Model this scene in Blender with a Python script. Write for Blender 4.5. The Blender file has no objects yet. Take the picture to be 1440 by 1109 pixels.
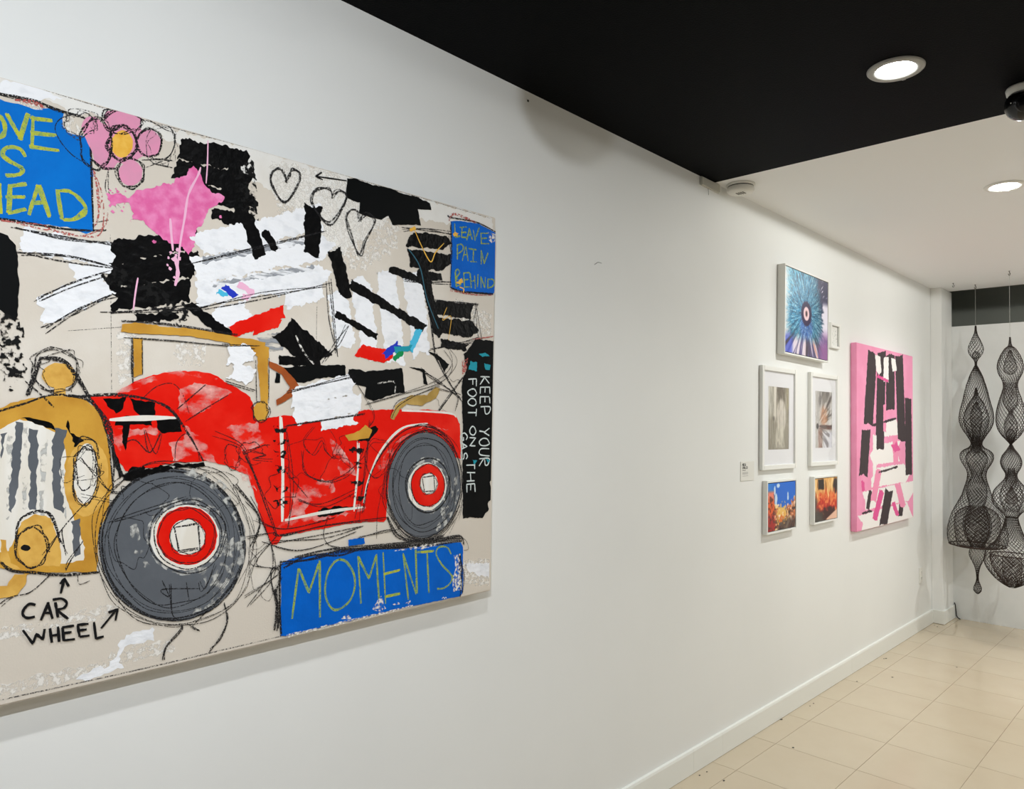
import bpy, bmesh, math, random
import numpy as np
from mathutils import Vector, Matrix
from mathutils.geometry import tessellate_polygon

random.seed(7)
RNG = np.random.default_rng(11)
SC = bpy.context.scene
COL = SC.collection
PI = math.pi

# ------------------------------------------------------------------ camera
F_PX, YAW, PITCH, ROLL = 1040.82, 0.7706, 0.03935, 0.01698
CAM = np.array([1.7474, 0.0, 1.5387])
CX, CY = 720.0, 554.5
_fw = np.array([-math.sin(YAW)*math.cos(PITCH), math.cos(YAW)*math.cos(PITCH), math.sin(PITCH)])
_r = np.cross(_fw, [0, 0, 1.0]); _r /= np.linalg.norm(_r)
_u = np.cross(_r, _fw)
_c, _s = math.cos(ROLL), math.sin(ROLL)
RGT, UPV = _c*_r + _s*_u, -_s*_r + _c*_u
cam_data = bpy.data.cameras.new('camera')
cam_data.sensor_width = 36.0
cam_data.lens = F_PX/1440*36
cam_data.clip_start = 0.02
cam = bpy.data.objects.new('camera', cam_data)
M = Matrix.Identity(4)
for i in range(3):
    M[i][0], M[i][1], M[i][2], M[i][3] = RGT[i], UPV[i], -_fw[i], CAM[i]
cam.matrix_world = M
COL.objects.link(cam)
SC.camera = cam

# ------------------------------------------------------------------ world, exposure, lights
SC.view_settings.view_transform = 'Standard'
SC.view_settings.look = 'None'
SC.view_settings.gamma = 1.0
SC.view_settings.use_curve_mapping = False
SC.view_settings.exposure = 1.12
SC.cycles.transparent_max_bounces = 48
SC.cycles.max_bounces = 10
SC.cycles.diffuse_bounces = 6
wd = bpy.data.worlds.new('world'); SC.world = wd
wd.use_nodes = True
wd.node_tree.nodes['Background'].inputs[0].default_value = (0.8, 0.85, 0.9, 1)
wd.node_tree.nodes['Background'].inputs[1].default_value = 0.02

LENS = 22.0                             # radiance of a downlight lens
DOWN_BLACK = 9.0                        # watt, downlights in the black ceiling (deep, narrow beam)
DOWN_COOL = 20.5                        # watt, cool downlights over the big painting
DOWN_WHITE = 21.5                       # watt, downlights in the white ceiling
WIDE_W = 10.0                           # watt of the wide part of the white-ceiling beam
SPOT_W = 90.0                           # watt of the track spots that wash the big painting


def spot(name, loc, aim, watt, col, size, blend, radius):
    d = bpy.data.lights.new(name, 'SPOT')
    d.energy, d.color, d.spot_size, d.spot_blend, d.shadow_soft_size = watt, col, math.radians(size), blend, radius
    o = bpy.data.objects.new(name, d); COL.objects.link(o)
    o.location = loc
    o.rotation_euler = (Vector(aim) - Vector(loc)).to_track_quat('-Z', 'Y').to_euler()
    return o


SPOTS = [((2.15, -0.55, 2.62), (0.0, 0.75, 1.70), 1.0)]
for i, (l, a, k) in enumerate(SPOTS):
    spot('track_spot_light', l, a, SPOT_W*k, (0.90, 0.95, 1.0), 76, 1.0, 0.012)


# ------------------------------------------------------------------ helpers
def lin(c):
    return tuple((x/12.92 if x <= 0.04045 else ((x+0.055)/1.055)**2.4) for x in (v/255 for v in c))


def mat(name, rgb, rough=0.6, var=None, scale=20.0, stretch=(1, 1, 1), contrast=(0.4, 0.7), bump=0.0, bscale=None,
        spec=0.35, metal=0.0, dry=None, dscale=140.0, dstretch=(1, 1, 1), coat=0.0):
    m = bpy.data.materials.new(name); m.use_nodes = True
    nt = m.node_tree; N, L = nt.nodes, nt.links
    b = N['Principled BSDF']
    b.inputs['Base Color'].default_value = (*lin(rgb), 1)
    b.inputs['Roughness'].default_value = rough
    b.inputs['Specular IOR Level'].default_value = spec
    b.inputs['Metallic'].default_value = metal
    b.inputs['Coat Weight'].default_value = coat
    tc = N.new('ShaderNodeTexCoord')

    def noise(sc, st, detail=5):
        mp = N.new('ShaderNodeMapping'); mp.inputs['Scale'].default_value = st
        L.new(tc.outputs['Object'], mp.inputs['Vector'])
        n = N.new('ShaderNodeTexNoise'); n.inputs['Scale'].default_value = sc; n.inputs['Detail'].default_value = detail
        L.new(mp.outputs[0], n.inputs['Vector'])
        return n
    if var is not None:
        n = noise(scale, stretch)
        r = N.new('ShaderNodeValToRGB')
        r.color_ramp.elements[0].position, r.color_ramp.elements[1].position = contrast
        r.color_ramp.elements[0].color = (*lin(rgb), 1)
        r.color_ramp.elements[1].color = (*lin(var), 1)
        L.new(n.outputs['Fac'], r.inputs[0]); L.new(r.outputs[0], b.inputs['Base Color'])
    if bump:
        n = noise(bscale or scale, stretch)
        bp = N.new('ShaderNodeBump'); bp.inputs['Strength'].default_value = bump; bp.inputs['Distance'].default_value = 0.004
        L.new(n.outputs['Fac'], bp.inputs['Height']); L.new(bp.outputs[0], b.inputs['Normal'])
    if dry is not None:
        n = noise(dscale, dstretch, 3)
        r = N.new('ShaderNodeValToRGB')
        r.color_ramp.elements[0].position, r.color_ramp.elements[1].position = dry
        L.new(n.outputs['Fac'], r.inputs[0]); L.new(r.outputs[0], b.inputs['Alpha'])
    return m


def emit(name, rgb, k):
    m = bpy.data.materials.new(name); m.use_nodes = True
    N, L = m.node_tree.nodes, m.node_tree.links
    N.remove(N['Principled BSDF'])
    e = N.new('ShaderNodeEmission'); e.inputs[0].default_value = (*rgb, 1); e.inputs[1].default_value = k
    L.new(e.outputs[0], N['Material Output'].inputs[0])
    return m


def attr_mat(name, rough=0.5, spec=0.3):
    m = bpy.data.materials.new(name); m.use_nodes = True
    N, L = m.node_tree.nodes, m.node_tree.links
    a = N.new('ShaderNodeAttribute'); a.attribute_name = 'ink'
    b = N['Principled BSDF']; b.inputs['Roughness'].default_value = rough; b.inputs['Specular IOR Level'].default_value = spec
    n = N.new('ShaderNodeTexNoise'); n.inputs['Scale'].default_value = 400
    bp = N.new('ShaderNodeBump'); bp.inputs['Strength'].default_value = 0.08; bp.inputs['Distance'].default_value = 0.002
    tc = N.new('ShaderNodeTexCoord'); L.new(tc.outputs['Object'], n.inputs['Vector'])
    L.new(n.outputs['Fac'], bp.inputs['Height']); L.new(bp.outputs[0], b.inputs['Normal'])
    L.new(a.outputs['Color'], b.inputs['Base Color'])
    return m


def glass_mat():
    m = bpy.data.materials.new('picture_glass'); m.use_nodes = True
    N, L = m.node_tree.nodes, m.node_tree.links
    N.remove(N['Principled BSDF'])
    t = N.new('ShaderNodeBsdfTransparent'); g = N.new('ShaderNodeBsdfGlossy'); g.inputs['Roughness'].default_value = 0.03
    mx = N.new('ShaderNodeMixShader'); lw = N.new('ShaderNodeLayerWeight'); lw.inputs[0].default_value = 0.5
    pw = N.new('ShaderNodeMath'); pw.operation = 'POWER'; pw.inputs[1].default_value = 5.0
    ma = N.new('ShaderNodeMath'); ma.operation = 'MULTIPLY_ADD'; ma.inputs[1].default_value = 0.5; ma.inputs[2].default_value = 0.03
    L.new(lw.outputs['Facing'], pw.inputs[0]); L.new(pw.outputs[0], ma.inputs[0]); L.new(ma.outputs[0], mx.inputs[0])
    L.new(t.outputs[0], mx.inputs[1]); L.new(g.outputs[0], mx.inputs[2])
    L.new(mx.outputs[0], N['Material Output'].inputs[0])
    return m


def mesh_obj(name, me, m, parent=None):
    o = bpy.data.objects.new(name, me)
    if m is not None:
        me.materials.append(m)
    COL.objects.link(o)
    if parent is not None:
        o.parent = parent
    return o


def obj(name, bm, m, parent=None, smooth=False):
    bmesh.ops.recalc_face_normals(bm, faces=bm.faces)
    if smooth:
        for f in bm.faces:
            f.smooth = True
    me = bpy.data.meshes.new(name); bm.to_mesh(me); bm.free()
    return mesh_obj(name, me, m, parent)


def raw(name, verts, faces, m, parent=None):
    me = bpy.data.meshes.new(name); me.from_pydata([tuple(v) for v in verts], [], [tuple(f) for f in faces]); me.update()
    return mesh_obj(name, me, m, parent)


def box(bm, lo, hi, bevel=0.0):
    r = bmesh.ops.create_cube(bm, size=1.0)
    vs = r['verts']
    for v in vs:
        for i in range(3):
            v.co[i] = lo[i] + (v.co[i]+0.5)*(hi[i]-lo[i])
    if bevel:
        es = list({e for v in vs for e in v.link_edges})
        bmesh.ops.bevel(bm, geom=es, offset=bevel, segments=2, affect='EDGES')
    return bm


def B(lo, hi, bevel=0.0):
    return box(bmesh.new(), lo, hi, bevel)


def lathe(bm, prof, n=32, loc=(0, 0, 0), axis='z', close=True):
    """prof: list of (r, h)."""
    rings = []
    for r, h in prof:
        ring = []
        if r < 1e-6:
            p = (0, 0, h)
            ring = [bm.verts.new(orient(p, axis, loc))]
        else:
            for k in range(n):
                a = 2*PI*k/n
                ring.append(bm.verts.new(orient((r*math.cos(a), r*math.sin(a), h), axis, loc)))
        rings.append(ring)
    for a, b in zip(rings, rings[1:]):
        for k in range(n):
            q = []
            for ring, kk in ((a, k), (a, k+1), (b, k+1), (b, k)):
                v = ring[kk % len(ring)] if len(ring) > 1 else ring[0]
                if v not in q:
                    q.append(v)
            if len(q) > 2:
                bm.faces.new(q)
    return bm


def orient(p, axis, loc):
    x, y, z = p
    if axis == 'x':
        x, y, z = z, x, y
    elif axis == 'y':
        x, y, z = x, z, y
    return (x+loc[0], y+loc[1], z+loc[2])


def tube(bm, pts, r, n=6):
    pts = [Vector(p) for p in pts]
    rings = []
    for i, p in enumerate(pts):
        d = (pts[min(i+1, len(pts)-1)] - pts[max(i-1, 0)]).normalized()
        up = Vector((0, 0, 1)) if abs(d.z) < 0.9 else Vector((1, 0, 0))
        a = d.cross(up).normalized(); b = d.cross(a)
        rings.append([bm.verts.new(p + r*(a*math.cos(2*PI*k/n) + b*math.sin(2*PI*k/n))) for k in range(n)])
    for a, b in zip(rings, rings[1:]):
        for k in range(n):
            bm.faces.new((a[k], a[(k+1) % n], b[(k+1) % n], b[k]))
    bm.faces.new(rings[0]); bm.faces.new(rings[-1])
    return bm


def thing(name, label, cat, loc=(0, 0, 0), rot=(0, 0, 0), group=None):
    o = bpy.data.objects.new(name, None); COL.objects.link(o)
    o.empty_display_size = 0.05
    o.location = loc; o.rotation_euler = rot
    o['label'] = label; o['category'] = cat
    if group:
        o['group'] = group
    return o


def tag(o, label, cat, group=None):
    o['label'] = label; o['category'] = cat
    if group:
        o['group'] = group
    return o


def struct(o):
    o['kind'] = 'structure'
    return o


def ray_plane(px, py, axis, val):
    d = _fw + RGT*(px-CX)/F_PX - UPV*(py-CY)/F_PX
    t = (val - CAM[axis])/d[axis]
    return CAM + t*d


# ------------------------------------------------------------------ room
H = 2.70
Y_BW, Y_END = 3.155, 6.93          # black / white ceiling edge; end of the white ceiling
Y_PART = 7.0                       # partition at the far end
X_R, Y_F = 4.3, -3.2               # right wall and wall behind the photographer
wall_m = mat('white_wall_paint', (234, 235, 233), 0.55, (229, 230, 228), 1.3, contrast=(0.3, 0.8), bump=0.05, bscale=60, spec=0.25)
part_m = mat('grey_plaster_paint', (232, 234, 233), 0.6, (216, 219, 218), 2.2, contrast=(0.4, 0.75), bump=0.05, bscale=60, spec=0.25)
ceil_w = mat('white_ceiling_paint', (236, 237, 238), 0.6, bump=0.1, bscale=120, spec=0.2)
ceil_b = mat('black_ceiling_paint', (3, 4, 6), 0.6, (5, 6, 8), 30, bump=0.25, bscale=160, spec=0.04)
dark_m = mat('dark_recess_paint', (150, 153, 144), 0.7)
base_m = mat('white_gloss_trim_paint', (232, 233, 228), 0.35, spec=0.45)
grout_m = mat('tile_grout', (172, 157, 131), 0.9)

floor = struct(obj('floor', B((-0.2, Y_F, -0.10), (X_R, 7.7, -0.004)), grout_m))
wl = obj('wall_left', B((-0.15, Y_F-0.1, 0), (0.0, 7.12, 3.0)), wall_m); struct(wl)
wr = obj('wall_right', B((X_R, Y_F-0.1, 0), (X_R+0.15, 7.7, 3.3)), mat('grey_far_wall_paint', (178, 180, 182), 0.6)); struct(wr)
wf = obj('wall_front', B((0.0, Y_F-0.1, 0), (X_R, Y_F, 3.0)), mat('dark_shopfront_paint', (96, 98, 102), 0.4)); struct(wf)
wb = obj('wall_back', B((0.0, Y_PART, 0), (X_R, Y_PART+0.11, 2.413)), part_m); struct(wb)
cb = obj('ceiling', B((0.0, Y_F, H), (X_R, Y_BW, H+0.1)), ceil_b); struct(cb)
cw = obj('ceiling', B((0.0, Y_BW, H), (X_R, Y_END, H+0.1)), ceil_w); struct(cw)
# dark space seen over the partition
bm = B((-0.15, 7.62, 0), (X_R, 7.7, 3.3)); box(bm, (-0.25, 7.12, 0), (-0.15, 7.7, 3.3))
struct(obj('wall_recess', bm, dark_m))
struct(obj('ceiling_recess', B((-0.15, Y_END, 3.1), (X_R, 7.7, 3.2)), dark_m))
# the pier in the far corner
pier = obj('trim_1', B((0.0, 6.69, 0.0), (0.082, 7.0, H), 0.003), wall_m); struct(pier)

# baseboards: boards butted end to end
bl = bpy.data.objects.new('baseboard_left', None); COL.objects.link(bl); struct(bl)
cuts = [Y_F, -0.2, 1.6, 2.985, 3.245, 4.9, 6.69]
for a, b in zip(cuts, cuts[1:]):
    bm = bmesh.new()
    prof = [(0.0, 0.002), (0.014, 0.002), (0.014, 0.097), (0.011, 0.106), (0.0, 0.107)]
    e = 0.0005
    f1 = [bm.verts.new((x, a+e, z)) for x, z in prof]; f2 = [bm.verts.new((x, b-e, z)) for x, z in prof]
    bm.faces.new(f1); bm.faces.new(f2)
    for k in range(5):
        bm.faces.new((f1[k], f1[(k+1) % 5], f2[(k+1) % 5], f2[k]))
    obj('board', bm, base_m, bl)
bp = bpy.data.objects.new('baseboard_back', None); COL.objects.link(bp); struct(bp)
obj('board', B((0.0, 6.676, 0.002), (0.096, 6.69, 0.107), 0.002), base_m, bp)
obj('board', B((0.082, 6.69, 0.002), (0.096, 6.985, 0.107), 0.002), base_m, bp)

# floor tiles
tile_m = mat('beige_polished_tile', (200, 187, 164), 0.16, (193, 178, 154), 3.0, stretch=(1, 1, 1), contrast=(0.3, 0.75), spec=0.4)
XE = [0.0, 0.13] + [0.13 + 0.3785*k for k in range(1, 14)] + [X_R]
TW, TL, J = 0.3785, 0.404, 0.0007
X_T, Y_T0 = 0.13 + 0.3785*9, 1.94


def tile_mesh(w):
    return B((J, J, -0.02), (w-J, TL-J, 0.0), 0.0007)


def as_mesh(bm, name, m):
    me = bpy.data.meshes.new(name); bm.to_mesh(me); bm.free(); me.materials.append(m)
    return me


full, slim = as_mesh(tile_mesh(TW), 'tile', tile_m), as_mesh(tile_mesh(0.13), 'tile', tile_m)
for c in range(10):
    x0 = 0.0 if c == 0 else 0.13 + TW*(c-1)
    off = [0.0, 0.0, 0.0, 0.05][c % 4]
    for r in range(13):
        y0 = Y_T0 + TL*r + off - 0.0
        if y0 + TL > 7.2:
            continue
        o = bpy.data.objects.new('tile', slim if c == 0 else full); COL.objects.link(o)
        o.parent = floor
        o.location = (x0, y0, random.uniform(-0.0003, 0.0))
fb = B((0.0, Y_F, -0.004), (X_R, Y_T0-0.001, 0.0)); box(fb, (X_T+0.001, Y_T0-0.001, -0.004), (X_R, 7.0, 0.0))
obj('screed', fb, tile_m, floor)

# small flaws on the long wall
sm = mat('dark_scuff', (60, 58, 55), 0.8)
bm = bmesh.new()
p1 = [ray_plane(*q, 0, 0.0008) for q in ((836, 372), (841, 368.5), (846, 370))]
tube(bm, p1, 0.0008, 4)
obj('scuff', bm, sm, wl)
bm = bmesh.new(); q = ray_plane(742.5, 141.5, 0, 0.0)
box(bm, (0, q[1]-0.004, q[2]-0.004), (0.001, q[1]+0.004, q[2]+0.003))
obj('scuff', bm, sm, wl)

# ------------------------------------------------------------------ ceiling lamps
trim_m = mat('grey_lamp_trim', (168, 168, 164), 0.5)
trim_w = mat('white_lamp_trim', (226, 225, 220), 0.5)
lens_m = emit('lamp_lens_glow', (0.985, 0.995, 0.97), LENS)
lens_w = emit('lamp_lens_glow_white_room', (0.985, 0.995, 0.965), LENS)
lens_c = emit('lamp_lens_glow_cool', (0.97, 0.985, 1.0), LENS)


def make_downlight(lens, dome=0.0, trim=None):
    trim = trim or trim_m
    t = thing('ceiling_downlight', '', 'ceiling light')
    bm = bmesh.new()
    lathe(bm, [(0.0565, 0.0), (0.0575, -0.004), (0.064, -0.0075), (0.080, -0.0075), (0.0845, -0.003), (0.085, 0.0)], 48)
    obj('trim_ring', bm, trim, t, True)
    bm = bmesh.new(); lathe(bm, [(0.0, -0.003-dome), (0.02, -0.003-dome*0.94), (0.04, -0.003-dome*0.7), (0.052, -0.003-dome*0.35), (0.0572, -0.0015)], 40)
    obj('lens', bm, lens, t, True)
    for s in (-1, 1):
        obj('clip', B((-0.006, s*0.078-0.006, -0.0082), (0.006, s*0.078+0.006, -0.0070), 0.0004), trim, t)
    return t


def place(src, loc, label, group=None):
    t = src.copy(); COL.objects.link(t); t.location = loc; t['label'] = label
    if group:
        t['group'] = group
    for ch in src.children:
        c = ch.copy(); COL.objects.link(c); c.parent = t
    return t


d0 = make_downlight(lens_m)
d0.location = (0.992, 2.525, H); d0['label'] = 'round recessed ceiling light glowing in the black ceiling'
dw = make_downlight(lens_w, 0.012, trim_w)
dw.location = (1.0, 4.085, H); dw['label'] = 'round recessed ceiling light glowing in the white ceiling'
place(dw, (1.0, 5.62, H), 'recessed ceiling light out of view nearer the far wire hangings', 'ceiling lights out of view')
for y in (4.085, 5.62):
    place(dw, (2.9, y, H), 'unseen second row ceiling light %s' % ('level with the blue eye picture' if y < 5 else 'level with the pink canvas'), 'ceiling lights out of view')
place(d0, (2.9, 2.525, H), 'recessed ceiling light of the second row in the black ceiling, out of view', 'ceiling lights out of view')
d1 = make_downlight(lens_c)
d1.location = (0.992, 0.965, H); d1['label'] = 'cool recessed ceiling light out of view, in front of the large car painting'; d1['group'] = 'ceiling lights out of view'
for x, y, w in ((0.992, -0.6, 'close to the wall behind the viewer'), (2.9, 0.965, 'of the second row, across from the car painting'), (2.9, -0.6, 'of the second row, behind the viewer')):
    place(d1, (x, y, H), 'cool recessed ceiling light %s, out of view' % w, 'ceiling lights out of view')

WARM, COOL = (0.985, 0.995, 0.965), (0.95, 0.975, 1.0)
for x, y in ((0.992, 2.525), (2.9, 2.525)):
    spot('downlight_beam', (x, y, H-0.012), (x, y, 0.0), DOWN_BLACK, WARM, 124, 0.8, 0.035)
for x, y in ((0.992, 0.965), (0.992, -0.6), (2.9, 0.965), (2.9, -0.6)):
    spot('downlight_beam', (x, y, H-0.012), (x, y, 0.0), DOWN_COOL, COOL, 132, 0.8, 0.035)
for x, y, k, w in ((1.0, 4.085, 1.0, 1.0), (1.0, 5.62, 1.05, 0.7), (2.9, 4.085, 0.5, 0.4), (2.9, 5.62, 2.6, 2.4)):
    spot('downlight_beam', (x, y, H-0.026), (x, y, 0.0), DOWN_WHITE*k, WARM, 150, 0.8, 0.03)
    spot('downlight_beam', (x, y, H-0.026), (x, y, 0.0), WIDE_W*w, WARM, 179.5, 0.02, 0.03)

# ------------------------------------------------------------------ small fittings
wp = mat('white_plastic', (225, 224, 218), 0.4)
gp = mat('grey_slot', (120, 118, 112), 0.6)
bp_ = mat('black_plastic', (10, 10, 11), 0.2, spec=0.5)

t = thing('smoke_detector', 'round white smoke detector on the ceiling by the black and white edge', 'smoke detector', (0.082, 3.262, H))
bm = bmesh.new(); lathe(bm, [(0.0, 0), (0.066, 0), (0.067, -0.008), (0.060, -0.011)], 40)
obj('base', bm, wp, t, True)
bm = bmesh.new(); lathe(bm, [(0.060, -0.010), (0.061, -0.016), (0.059, -0.017), (0.0, -0.017)], 40)
obj('vent_ring', bm, bp_, t)
bm = bmesh.new(); lathe(bm, [(0.0, -0.016), (0.062, -0.016), (0.064, -0.030), (0.058, -0.040), (0.0, -0.042)], 40)
obj('cover', bm, wp, t, True)
for k in range(4):
    obj('slot', B((-0.018+k*0.011, -0.016, -0.0432), (-0.012+k*0.011, 0.016, -0.0405)), gp, t)

t = thing('cover_plate', 'small grey cover strip on the white wall under the black ceiling corner', 'plate', (0.0, 3.11, H-0.022))
obj('plate', B((0.0, -0.085, -0.021), (0.012, 0.085, 0.020), 0.003), mat('greyed_plastic', (196, 195, 186), 0.5), t)
bm = bmesh.new(); tube(bm, [(0.006, -0.02, -0.020), (0.007, -0.018, -0.035), (0.006, -0.015, -0.052)], 0.0012, 5)
obj('wire_end', bm, gp, t)


def security_camera(loc, rotz, label):
    t = thing('security_camera', label, 'camera', loc, (0, 0, rotz))
    bm = bmesh.new(); lathe(bm, [(0.0, 0.0), (0.055, 0.0), (0.057, -0.005), (0.054, -0.020), (0.046, -0.026), (0.0, -0.028)], 40)
    obj('mount', bm, wp, t, True)
    bm = bmesh.new()
    bmesh.ops.create_uvsphere(bm, u_segments=32, v_segments=20, radius=0.052)
    bmesh.ops.translate(bm, vec=(0.010, 0.006, -0.060), verts=bm.verts)
    obj('ball', bm, bp_, t, True)
    bm = bmesh.new(); lathe(bm, [(0.030, 0.040), (0.031, 0.0445), (0.027, 0.047), (0.0, 0.0475)], 32, (0, 0, 0), 'y')
    for v in bm.verts:
        v.co = Matrix.Rotation(math.radians(-12), 3, 'X') @ v.co + Vector((0.010, 0.006, -0.060))
    obj('lens_face', bm, mat('dark_lens', (24, 24, 27), 0.15, spec=0.6), t, True)
    bm = bmesh.new(); lathe(bm, [(0.0445, -0.033), (0.0465, -0.030), (0.0445, -0.027)], 40, (0.006, 0.004, 0))
    obj('seam_ring', bm, mat('silver_ring', (150, 150, 158), 0.3, metal=0.8), t, True)
    bm = bmesh.new(); lathe(bm, [(0.006, 0.046), (0.005, 0.051), (0.0, 0.052)], 16, (0, 0, 0), 'y')
    for v in bm.verts:
        v.co = Matrix.Rotation(math.radians(-48), 3, 'Z') @ v.co + Vector((0.010, 0.006, -0.062))
    obj('sensor', bm, wp, t, True)
    return t


pc = ray_plane(1442, 131, 2, H-0.02)
security_camera((pc[0], pc[1], H), PI + 0.35, 'black ball security camera on a white mount under the black ceiling')
# second camera added out of view to cast the round shadow on the wall
security_camera((1.50, 0.225, H), 0.4, 'black ball camera added out of view to cast the round shadow high on the wall')

po = ray_plane(1294.3, 808.5, 0, 0.0)
t = thing('power_outlet', 'white power outlet low on the wall past the pink painting', 'outlet', (0.0, po[1], po[2]))
obj('plate', B((0.0, -0.037, -0.060), (0.006, 0.037, 0.060), 0.002), wp, t)
for s in (-1, 1):
    bm = B((0.004, -0.017, s*0.022-0.014), (0.0085, 0.017, s*0.022+0.014), 0.002)
    f = obj('socket', bm, wp, t)
    bm = bmesh.new()
    for q in (-0.007, 0.006):
        box(bm, (0.0082, q-0.0016, s*0.022-0.002), (0.0090, q+0.0016, s*0.022+0.008))
    box(bm, (0.0082, -0.003, s*0.022-0.010), (0.0090, 0.003, s*0.022-0.005))
    obj('slot', bm, bp_, f)

bm = bmesh.new()
c0, c1 = ray_plane(1343.0, 849, 1, 6.99), ray_plane(1345.5, 870.5, 1, 6.985)
tube(bm, [(c0[0]-0.004, 6.985, c0[2]+0.012), (c0[0]+0.002, 6.985, c0[2]), (c1[0]-0.002, 6.985, c1[2]+0.03), (c1[0]+0.006, 6.98, 0.012), (c1[0]+0.03, 6.96, 0.005)], 0.004, 6)
tag(obj('cable', bm, bp_), 'short black cable stub at the foot of the corner pier', 'cable')

bm = bmesh.new()
dust_pts = [(984, 1090), (994, 1085), (1018, 1097.5), (1097, 1011), (1139, 992.5), (1144, 988.8), (1243, 926), (1246, 925.5), (1345.5, 938), (1205, 958), (1314, 879), (1318, 881), (1115, 1051), (1255, 952)]
for q in dust_pts:
    p = ray_plane(*q, 2, 0.0)
    r = random.uniform(0.004, 0.009)
    vs = [bm.verts.new((max(p[0], 0.02)+r*math.cos(a)*random.uniform(0.5, 1), p[1]+r*1.6*math.sin(a)*random.uniform(0.5, 1), 0.0006)) for a in np.linspace(0, 2*PI, 7)[:-1]]
    top = bm.verts.new((max(p[0], 0.02), p[1], 0.003))
    for k in range(6):
        bm.faces.new((vs[k], vs[(k+1) % 6], top))
    bm.faces.new(vs[::-1])
o = obj('dirt_specks', bm, sm); o['kind'] = 'stuff'; tag(o, 'dark specks of dirt on the beige floor along the baseboard', 'dirt')


# ------------------------------------------------------------------ picture helpers (pictures on the long wall)
def vnoise(x, y, seed=0):
    xi, yi = np.floor(x).astype(int), np.floor(y).astype(int)
    fx, fy = x-xi, y-yi
    fx, fy = fx*fx*(3-2*fx), fy*fy*(3-2*fy)

    def h(a, b):
        n = np.sin(a*127.1 + b*311.7 + seed*74.7)*43758.5453
        return n - np.floor(n)
    return (h(xi, yi)*(1-fx) + h(xi+1, yi)*fx)*(1-fy) + (h(xi, yi+1)*(1-fx) + h(xi+1, yi+1)*fx)*fy


def fbm(x, y, seed=0, o=3):
    s, a, t = 0, 1.0, 0
    for k in range(o):
        s = s + a*vnoise(x*2**k, y*2**k, seed+k); t += a; a *= 0.5
    return s/t


def sm_step(a, b, x):
    t = np.clip((x-a)/(b-a), 0, 1)
    return t*t*(3-2*t)


def mixc(c, d, k):
    return c*(1-k[..., None]) + np.array(d, float)*k[..., None]


def print_grid(name, parent, w, h, x, nx, ny, fn, m):
    """A flat print: a fine grid whose ink colour is computed per point."""
    u, v = np.meshgrid(np.linspace(0, 1, nx), np.linspace(0, 1, ny))
    rgb = np.clip(fn(u, v), 0, 255)/255
    l = np.where(rgb <= 0.04045, rgb/12.92, ((rgb+0.055)/1.055)**2.4)
    verts = np.stack([np.full(u.shape, x), (u-0.5)*w, (v-0.5)*h], -1).reshape(-1, 3)
    idx = np.arange(nx*ny).reshape(ny, nx)
    faces = np.stack([idx[:-1, :-1], idx[:-1, 1:], idx[1:, 1:], idx[1:, :-1]], -1).reshape(-1, 4)
    me = bpy.data.meshes.new(name); me.from_pydata(verts.tolist(), [], faces.tolist()); me.update()
    at = me.color_attributes.new('ink', 'FLOAT_COLOR', 'POINT')
    at.data.foreach_set('color', np.concatenate([l.reshape(-1, 3), np.ones((nx*ny, 1))], 1).astype('f').ravel())
    return mesh_obj(name, me, m, parent)


def ring_frame(parent, name, w, h, rim, d0, d1, m, bevel=0.0012):
    bm = bmesh.new()
    box(bm, (d0, -w/2, -h/2), (d1, -w/2+rim, h/2), bevel)
    box(bm, (d0, w/2-rim, -h/2), (d1, w/2, h/2), bevel)
    box(bm, (d0, -w/2+rim, h/2-rim), (d1, w/2-rim, h/2), bevel)
    box(bm, (d0, -w/2+rim, -h/2), (d1, w/2-rim, -h/2+rim), bevel)
    return obj(name, bm, m, parent)


frame_m = mat('white_frame_lacquer', (236, 236, 232), 0.3, spec=0.4)
frame_g = mat('pale_grey_frame_side', (222, 222, 217), 0.4)
gap_m = mat('dark_frame_gap', (30, 28, 30), 0.8)
print_m = attr_mat('photo_print', 0.35, 0.35)
matt_m = mat('mat_board', (236, 236, 240), 0.7)
GLASS = glass_mat()


def float_framed(name, label, yc, zc, w, h, depth, rim, fn, nx, ny, rot=0.0, group=None):
    t = thing(name, label, 'picture', (0.0, yc, zc), (rot, 0, 0), group)
    ring_frame(t, 'frame', w, h, rim, 0.001, depth, frame_m)
    obj('backing', B((0.001, -w/2+rim*0.9, -h/2+rim*0.9), (depth-0.014, w/2-rim*0.9, h/2-rim*0.9)), gap_m, t)
    g = 0.0035
    iw, ih = w-2*rim-2*g, h-2*rim-2*g
    o = obj('canvas', B((depth-0.014, -iw/2, -ih/2), (depth-0.0035, iw/2, ih/2)), gap_m, t)
    print_grid('print', o, iw, ih, depth-0.003, nx, ny, fn, print_m)
    return t


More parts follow.
